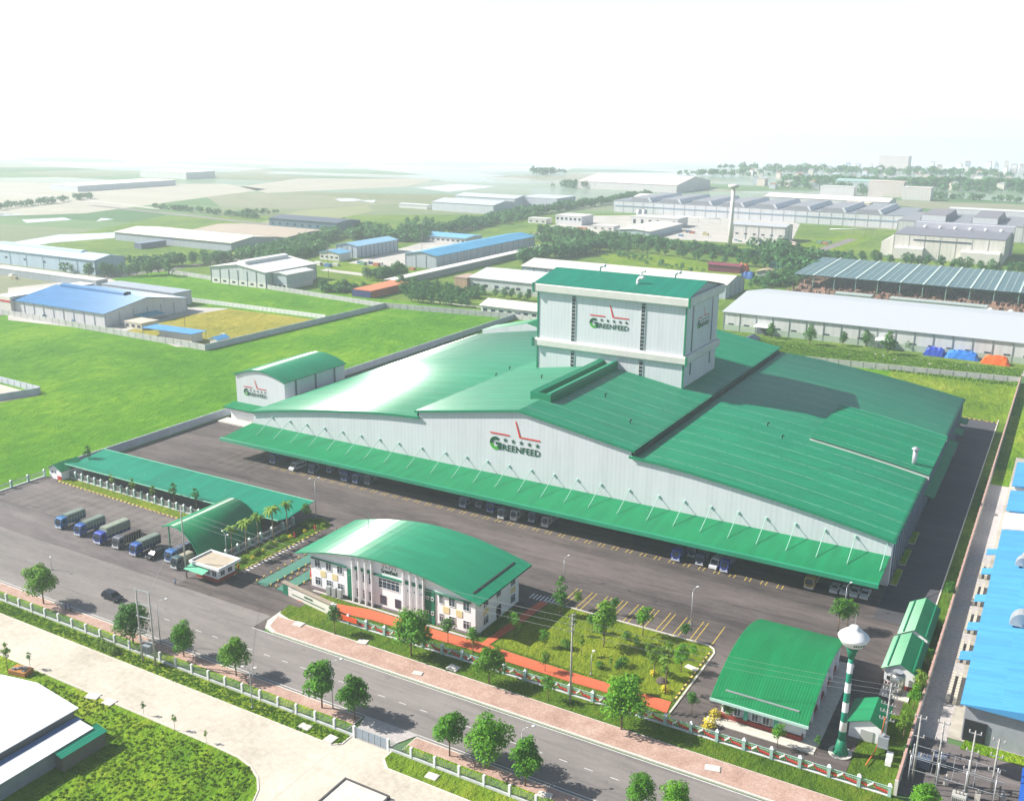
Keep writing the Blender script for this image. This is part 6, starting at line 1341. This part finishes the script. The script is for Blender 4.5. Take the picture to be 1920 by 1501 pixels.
hall('low substation building with pale roof beyond the avenue', -392, -370, 838, 852, 4, (.60,.58,.55), (.62,.60,.58), 'flat', wins=3)
for k, x in enumerate((-386,-380)): o = thing('silo', ('left','right')[k]+' grey silo of the pair at the far plant', 'silo', (x,935,0)); b = MB(); b.lathe([(2.6,0),(2.6,11),(.4,12.6)], n=14); b.build('shell', M_steel, o)
ch = thing('chimney', 'single tall pale concrete chimney with a wide top platform', 'chimney', (-248.4,798,0))
b = MB(); b.lathe([(1.9,0),(1.7,20),(1.5,46)], n=16); b.build('shaft', PL('chimney_pale', (.66,.63,.61), .8, .08, .1), ch)
b = MB(); b.lathe([(1.5,46),(4.2,46.8),(4.4,48.2),(1.8,49)], n=16); b.build('top_platform', PL('chimney_pale', (.66,.63,.61), .8, .08, .1), ch)
M_pipe = M_steel
for k, (p, q, lb) in enumerate(((G(1555,440),G(1640,440),'pipe bridge before the plant hall'),(G(1270,415),G(1350,420),'pipe bridge between the far plants'))):
    o = thing('pipe_bridge', lb, 'pipe', (*p,0)); b = MB(); b.tube((0,0,5),(q[0]-p[0],q[1]-p[1],5),.5,6); b.build('pipe_run', M_white, o); b = MB()
    for j in range(5): t_ = j/4; b.tube(((q[0]-p[0])*t_,(q[1]-p[1])*t_,0),((q[0]-p[0])*t_,(q[1]-p[1])*t_,5),.2,5)
    b.build('pipe_supports', M_steel, o); o.children[-1]['kind'] = 'stuff'
# containers, tents, tarps
hall('dark red long shed beyond the bright weeds', *sorted((G(1320,500,4)[0],G(1380,505,4)[0])), G(1350,510)[1], G(1350,510)[1]+9, 4.6, (.16,.03,.05), (.20,.04,.07), 'x', 1, name='container_shed', cat='shed')
def tarp(label, px, py, w_, d_, h_, c, s=0):
    X, Y = G(px, py); random.seed(s); b = MB(); n = 8; rows = []
    for i in range(n+1):
        r_ = []
        for j in range(n+1):
            u, v = i/n*2-1, j/n*2-1; e = max(abs(u), abs(v)); z = h_*(1-e**5)*(1+.2*random.uniform(-1,1)) if e < 1 else 0
            r_.append(Vector((u*w_/2*(1+.05*random.random()), v*d_/2*(1+.06*random.random()), z)))
        rows.append(r_)
    for i in range(n):
        for j in range(n): b.face([rows[i][j],rows[i+1][j],rows[i+1][j+1],rows[i][j+1]])
    o = b.build('tarpaulin_heap', PL('tarp_%s' % str(c), c, .5, .15, .8)); o.location = (X,Y,.1); tag(o, label, 'tarpaulin')
tarp('dark blue tarpaulin heap before the long warehouse, left of three', 1752, 666, 9, 5, 3.4, (.02,.06,.40), 1); tarp('mid blue tarpaulin heap, middle one before the long warehouse', 1803, 672, 14, 5, 3.2, (.03,.18,.60), 2); tarp('bright orange tarpaulin heap, right of the blue ones', 1866, 682, 11, 5, 3.2, (.75,.13,.02), 3)
tarp('small orange tarpaulin tent beside the dark red shed', 1393, 510, 8, 6, 5, (.70,.12,.03), 4); tarp('blue tarpaulin covered stack right of the dark red shed', 1402, 522, 9, 7, 4, (.03,.10,.30), 5); tarp('white and red covered stack beyond the avenue trees', 1484, 466, 14, 8, 5, (.6,.45,.42), 6)
hall('tan roofed site hut near the blue covered stack', *sorted((G(1412,512,3)[0],G(1442,514,3)[0])), G(1425,518)[1], G(1425,518)[1]+9, 3, (.3,.33,.36), (.50,.40,.26), 'y', 1.5, name='site_hut', cat='hut')
hall('teal roofed hut left of the half built shed', *sorted((G(1432,498,3)[0],G(1458,500,3)[0])), G(1440,502)[1], G(1440,502)[1]+9, 3, (.08,.2,.22), (.05,.22,.22), 'y', 1, name='site_hut', cat='hut')
hall('dark gabled hut behind the factory roof on the right', -128, -122, 440, 448, 2.2, (.10,.12,.14), (.06,.09,.14), 'y', 1.4, name='site_hut', cat='hut', ov=.4)
# --- far buildings
for (lb, x0, x1, y0, y1, h, wc, rc, kd) in (
 ('far white factory with red edged double pitched roof', -646, -494, 1328, 1470, 10, (.60,.58,.58), (.66,.56,.54), 'x'),
 ('far grey hall between two tree belts', -564, -516, 1009, 1056, 11, (.44,.48,.54), (.50,.54,.60), 'flat'),
 ('far pale grey hall with blue office front', -620, -542, 913, 962, 9, (.52,.56,.60), (.46,.50,.56), 'x'),
 ('far pale hall behind the blue office hall', -640, -560, 990, 1030, 10, (.52,.56,.60), (.48,.52,.58), 'x'),
 ('far low white shed left of the pale grey hall', -668, -630, 918, 930, 4, (.62,.62,.60), (.52,.54,.56), 'x'),
 ('far long white roofed hall in the upper left haze', -1190, -1134, 858, 1020, 7, (.55,.58,.62), (.74,.72,.70), 'flat'),
 ('farther white hall standing behind the long white roofed one', -1324, -1220, 1120, 1180, 10, (.60,.60,.60), (.72,.70,.68), 'flat'),
 ('far white row behind the avenue, right of the grey hall', -470, -400, 1120, 1160, 9, (.58,.6,.62), (.66,.64,.62), 'x'),
 ('long white roof just behind the tall chimney', -330, -190, 1180, 1230, 12, (.58,.6,.62), (.70,.66,.62), 'x'),
 ('cream block between the grey complex and the fields', -232, -205, 1150, 1170, 12, (.62,.58,.48), (.62,.58,.48), 'flat'),
 ('white strip building behind the right grey factory wing', -120, -40, 1110, 1130, 14, (.56,.58,.62), (.62,.64,.66), 'flat'),
 ('teal roofed far hall before the town', -330, -250, 1560, 1600, 12, (.5,.56,.56), (.30,.46,.42), 'x'),
 ('far pink white residential block before the town', -260, -215, 1440, 1465, 20, (.62,.55,.52), (.62,.48,.42), 'flat'),
 ('far white residential block with many floors', -210, -175, 1400, 1425, 16, (.62,.60,.58), (.60,.55,.52), 'flat'),
 ('far white terrace left of the pink block', -320, -275, 1420, 1440, 12, (.62,.60,.60), (.58,.56,.56), 'flat'),
 ('hazy tall cream tower block near the right horizon', -12, 10, 2050, 2080, 45, (.62,.55,.48), (.62,.55,.48), 'flat'),
 ('hazy wide pale block near the right horizon', -400, -340, 2300, 2340, 26, (.60,.56,.52), (.60,.56,.52), 'flat'),
 ): hall(lb, x0, x1, y0, y1, h, wc, rc, kd, name='distant_building', ov=.4)
random.seed(77)
for k in range(70):
    px, py = random.uniform(1400,1915), random.uniform(306,356); X, Y = G(px, py)
    if -450 < X < -150 and Y < 1500: continue
    s = random.uniform(6,13); h_ = random.uniform(6,13); c = random.choice([(.62,.6,.58),(.6,.52,.46),(.5,.54,.58),(.62,.58,.5)])
    o = thing('town_house', 'small pale house among the trees of the distant town', 'house', (X,Y,0), random.uniform(-.2,.2), 'houses of the distant town')
    b = MB(); b.box(-s/2,s/2,-s/2,s/2,0,h_); b.build('wall', col(c), o); b = MB(); b.exx([(-s/2-.4,h_),(0,h_+1.6),(s/2+.4,h_)], -s/2-.4, s/2+.4, 'y'); b.build('roof', col(random.choice([(.45,.2,.14),(.5,.5,.52),(.3,.36,.42)])), o)
# --- trees of the park
gA = 'avenue trees of the industrial park'; NT_ = 0
def row(a, c, n, lb, jit=3, s0=.8, s1=1.15, protos_=TF, group=gA):
    global NT_
    A, C_ = Vector(G(*a)), Vector(G(*c))
    for k in range(n):
        p = A.lerp(C_, (k+random.uniform(-.25,.25))/max(1, n-1)); X, Y = p.x+random.uniform(-jit,jit), p.y+random.uniform(-jit,jit)
        put(random.choice(protos_), X, Y, .05, lb, 'tree', group, s=random.uniform(s0, s1)); NT_ += 1
random.seed(15)
row((385,500),(520,475),12,'bushy tree between the huge low warehouse and the white monitor warehouse',4); row((470,486),(628,444),26,'bushy tree along the brown roofed bay of the huge warehouse',5); row((500,490),(600,470),10,'bushy tree along the brown roofed bay of the huge warehouse',5)
row((156,518),(240,516),6,'tree beside the end of the light blue building',5); row((245,517),(312,516),6,'tree on the verge before the small dark shed',4,.9,1.3); row((322,500),(385,494),7,'tree near the small dark shed on the grass',4)
row((640,445),(790,452),16,'tree belt tree beside the dark roofed warehouse',7,.9,1.25); row((640,425),(720,438),8,'tree behind the dark roofed warehouse',5); row((765,422),(812,424),4,'lone tree on the open green field before the far halls',2)
row((790,446),(850,436),7,'tree behind the white office wing',4)
row((1015,440),(1440,490),34,'tree along the far side of the rear avenue',3,.85,1.2); row((1010,450),(1440,505),26,'tree along the near side of the rear avenue',3,.75,1.1); row((1440,478),(1915,516),28,'tree along the avenue before the tall plant hall',3,.8,1.2)
row((1440,500),(1500,478),6,'tree at the left end of the half built shed',5,1,1.4); row((1460,535),(1500,520),7,'tree by the rubble at the left end of the half built shed',6,.8,1.2)
row((990,490),(1110,475),14,'tree behind the very long pale warehouse',6,.9,1.3); row((700,525),(755,515),8,'tree behind the orange tarpaulin shed',4); row((610,545),(672,548),8,'low tree left of the orange tarpaulin shed',4,.6,.9)
for yy in range(5): row((745+yy*6,534+yy*8),(850+yy*6,548+yy*7),9,'orchard tree between orange shed and concrete wall',1.5,.62,.85,group='orchard trees behind the wall')
for px, py, s, lb in ((1446,634,.95,'bushy tree at the second bay of the long white warehouse'),(1518,646,1.25,'large dark tree before the third bays of the long white warehouse'),(1580,648,.85,'slim dark tree left of a warehouse door'),(1622,649,1.0,'round tree right of a warehouse door'),(1664,664,1.35,'largest dark tree before the long white warehouse'),(1700,657,.7,'small palm like tree right of the largest dark tree')):
    X, Y = G(px, py); put(random.choice(TM2), X, Y, .05, lb, 'tree', 'trees before the long white warehouse', s=s)
for px, py, s, lb in ((1778,660,.7,'young bright tree between the blue tarpaulins'),(1828,668,.7,'young bright tree above the blue and orange tarpaulins'),(1868,675,.6,'small bright tree behind the orange tarpaulin'),(1912,668,.7,'small bright tree at the right picture edge'),(1265,0,0,'')):
    if s: X, Y = G(px, py); put(TS[0], X, Y, .05, lb, 'tree', 'young trees at the tarpaulins', s=s*1.3)
for px, py in ((885,549),(895,551),(905,553),(930,556),(945,560),(960,560),(975,563),(990,565)):
    X, Y = G(px, py); put(random.choice(TF), X, Y, .05, 'hedge tree before the windows of the grey roofed factory', 'tree', 'hedge trees of the grey roofed factory', s=random.uniform(.5,.8))
def belt(name, segs, sv, dens=1.0):
    random.seed(sv); b = MB()
    for (a, c, n, wd, r0) in segs:
        A, C_ = Vector(G(*a)), Vector(G(*c))
        for k in range(n):
            p = A.lerp(C_, random.random()); X, Y = p.x+random.uniform(-wd,wd), p.y+random.uniform(-wd,wd); r = r0*random.uniform(.7,1.3)
            crown(b, [((X,Y,r*1.0), r)], 60, r*.62)
    tag(b.build(name, ML_f), kind='stuff')
belt('tree_belt', [((848,436),(1010,400),90,5,4),((1010,402),(1212,370),110,6,4.4),((286,390),(500,412),60,4,3),((860,425),(1000,398),60,6,4),((1000,327),(1045,327),24,18,6),((1060,352),(1120,352),60,20,5),((430,405),(520,400),20,5,3),((760,440),(850,436),30,7,5),((990,492),(1110,470),50,9,5),((1440,470),(1500,520),40,12,5),((120,508),(330,500),30,8,4),((-20,395),(170,372),50,6,3.5)], 91)
belt('park_thicket', [((385,498),(520,472),40,6,3.6),((470,488),(630,444),120,8,4),((500,492),(606,470),70,7,3.8),((640,447),(790,452),90,9,4.2),((636,428),(720,440),40,7,3.8),((1015,438),(1240,462),110,7,3.6),((1010,452),(1190,470),90,8,3.2),((1240,464),(1440,488),70,6,3.2),((1440,480),(1600,492),60,6,3.4),((610,546),(680,548),45,5,2.2),((700,522),(755,514),40,5,2.8),((745,534),(860,552),70,9,1.8),((860,555),(900,560),16,4,2),((1130,470),(1330,520),50,9,1.6),((870,430),(1000,405),60,14,3.4),((1420,540),(1500,520),60,10,2.4)], 93)
belt('distant_wood', [((1400,320),(1915,332),220,90,6),((1500,345),(1915,352),320,40,6.5),((1450,352),(1910,362),90,14,5),((1560,362),(1915,380),60,6,4),((1290,330),(1420,330),40,40,5)], 92)

random.seed(44); cr0 = None
for px, py, n in ((620,500,5),(700,495,6),(760,505,4),(1090,432,5),(1180,448,6),(1300,440,6),(1400,455,6),(30,520,4),(870,470,4),(1560,455,4),(1660,478,5)):
    for k in range(n):
        X, Y = G(px+random.uniform(-26,26), py+random.uniform(-4,4)); s_ = random.uniform(1.2,3)
        o = thing('storage_crate', 'small stored crate or container in the paved yards of the park', 'crate', (X,Y,.1), random.uniform(-.2,.2), 'stored crates in the park yards')
        b = MB(); b.box(-s_,s_,-s_*.5,s_*.5,0,s_*.8); b.build('crate_body', col(random.choice([(.35,.12,.06),(.06,.16,.32),(.55,.55,.52),(.12,.22,.14),(.4,.34,.2)])), o)
for px, py, top, lb in ((616,520,440,'thin power pole before the white monitor warehouse'),(575,470,415,'thin mast at the brown roofed bay'),(663,462,406,'thin mast behind the grey shed with pale blue roof'),(791,470,412,'thin mast beside the sky blue warehouse'),(347,612,578,'dark wooden pole on the dry yellow field'),(1206,462,420,'thin pole beside the rear avenue')):
    X, Y = G(px, py, .05); upole(lb, X, Y, .05, max(8, min(22, HZ(X, Y, top))), 1, .5, m=PL('pole_dark', (.22,.20,.19), .9), r=.16)
HAZE_D = 0.00027
# ---------------------------------------------------------------- haze
hz = MB(); hz.box(-7000, 7000, -400, 7000, -1, 108)
t = NT('haze_air'); t.t.nodes.remove(t.b); pv = t.n('VolumePrincipled'); pv.inputs['Color'].default_value = (.84,.935,1,1); pv.inputs['Density'].default_value = HAZE_D; pv.inputs['Anisotropy'].default_value = 0.3
t.l(pv.outputs[0], t.t.nodes['Material Output'].inputs['Volume'])
tag(hz.build('haze', t.m), kind='stuff')
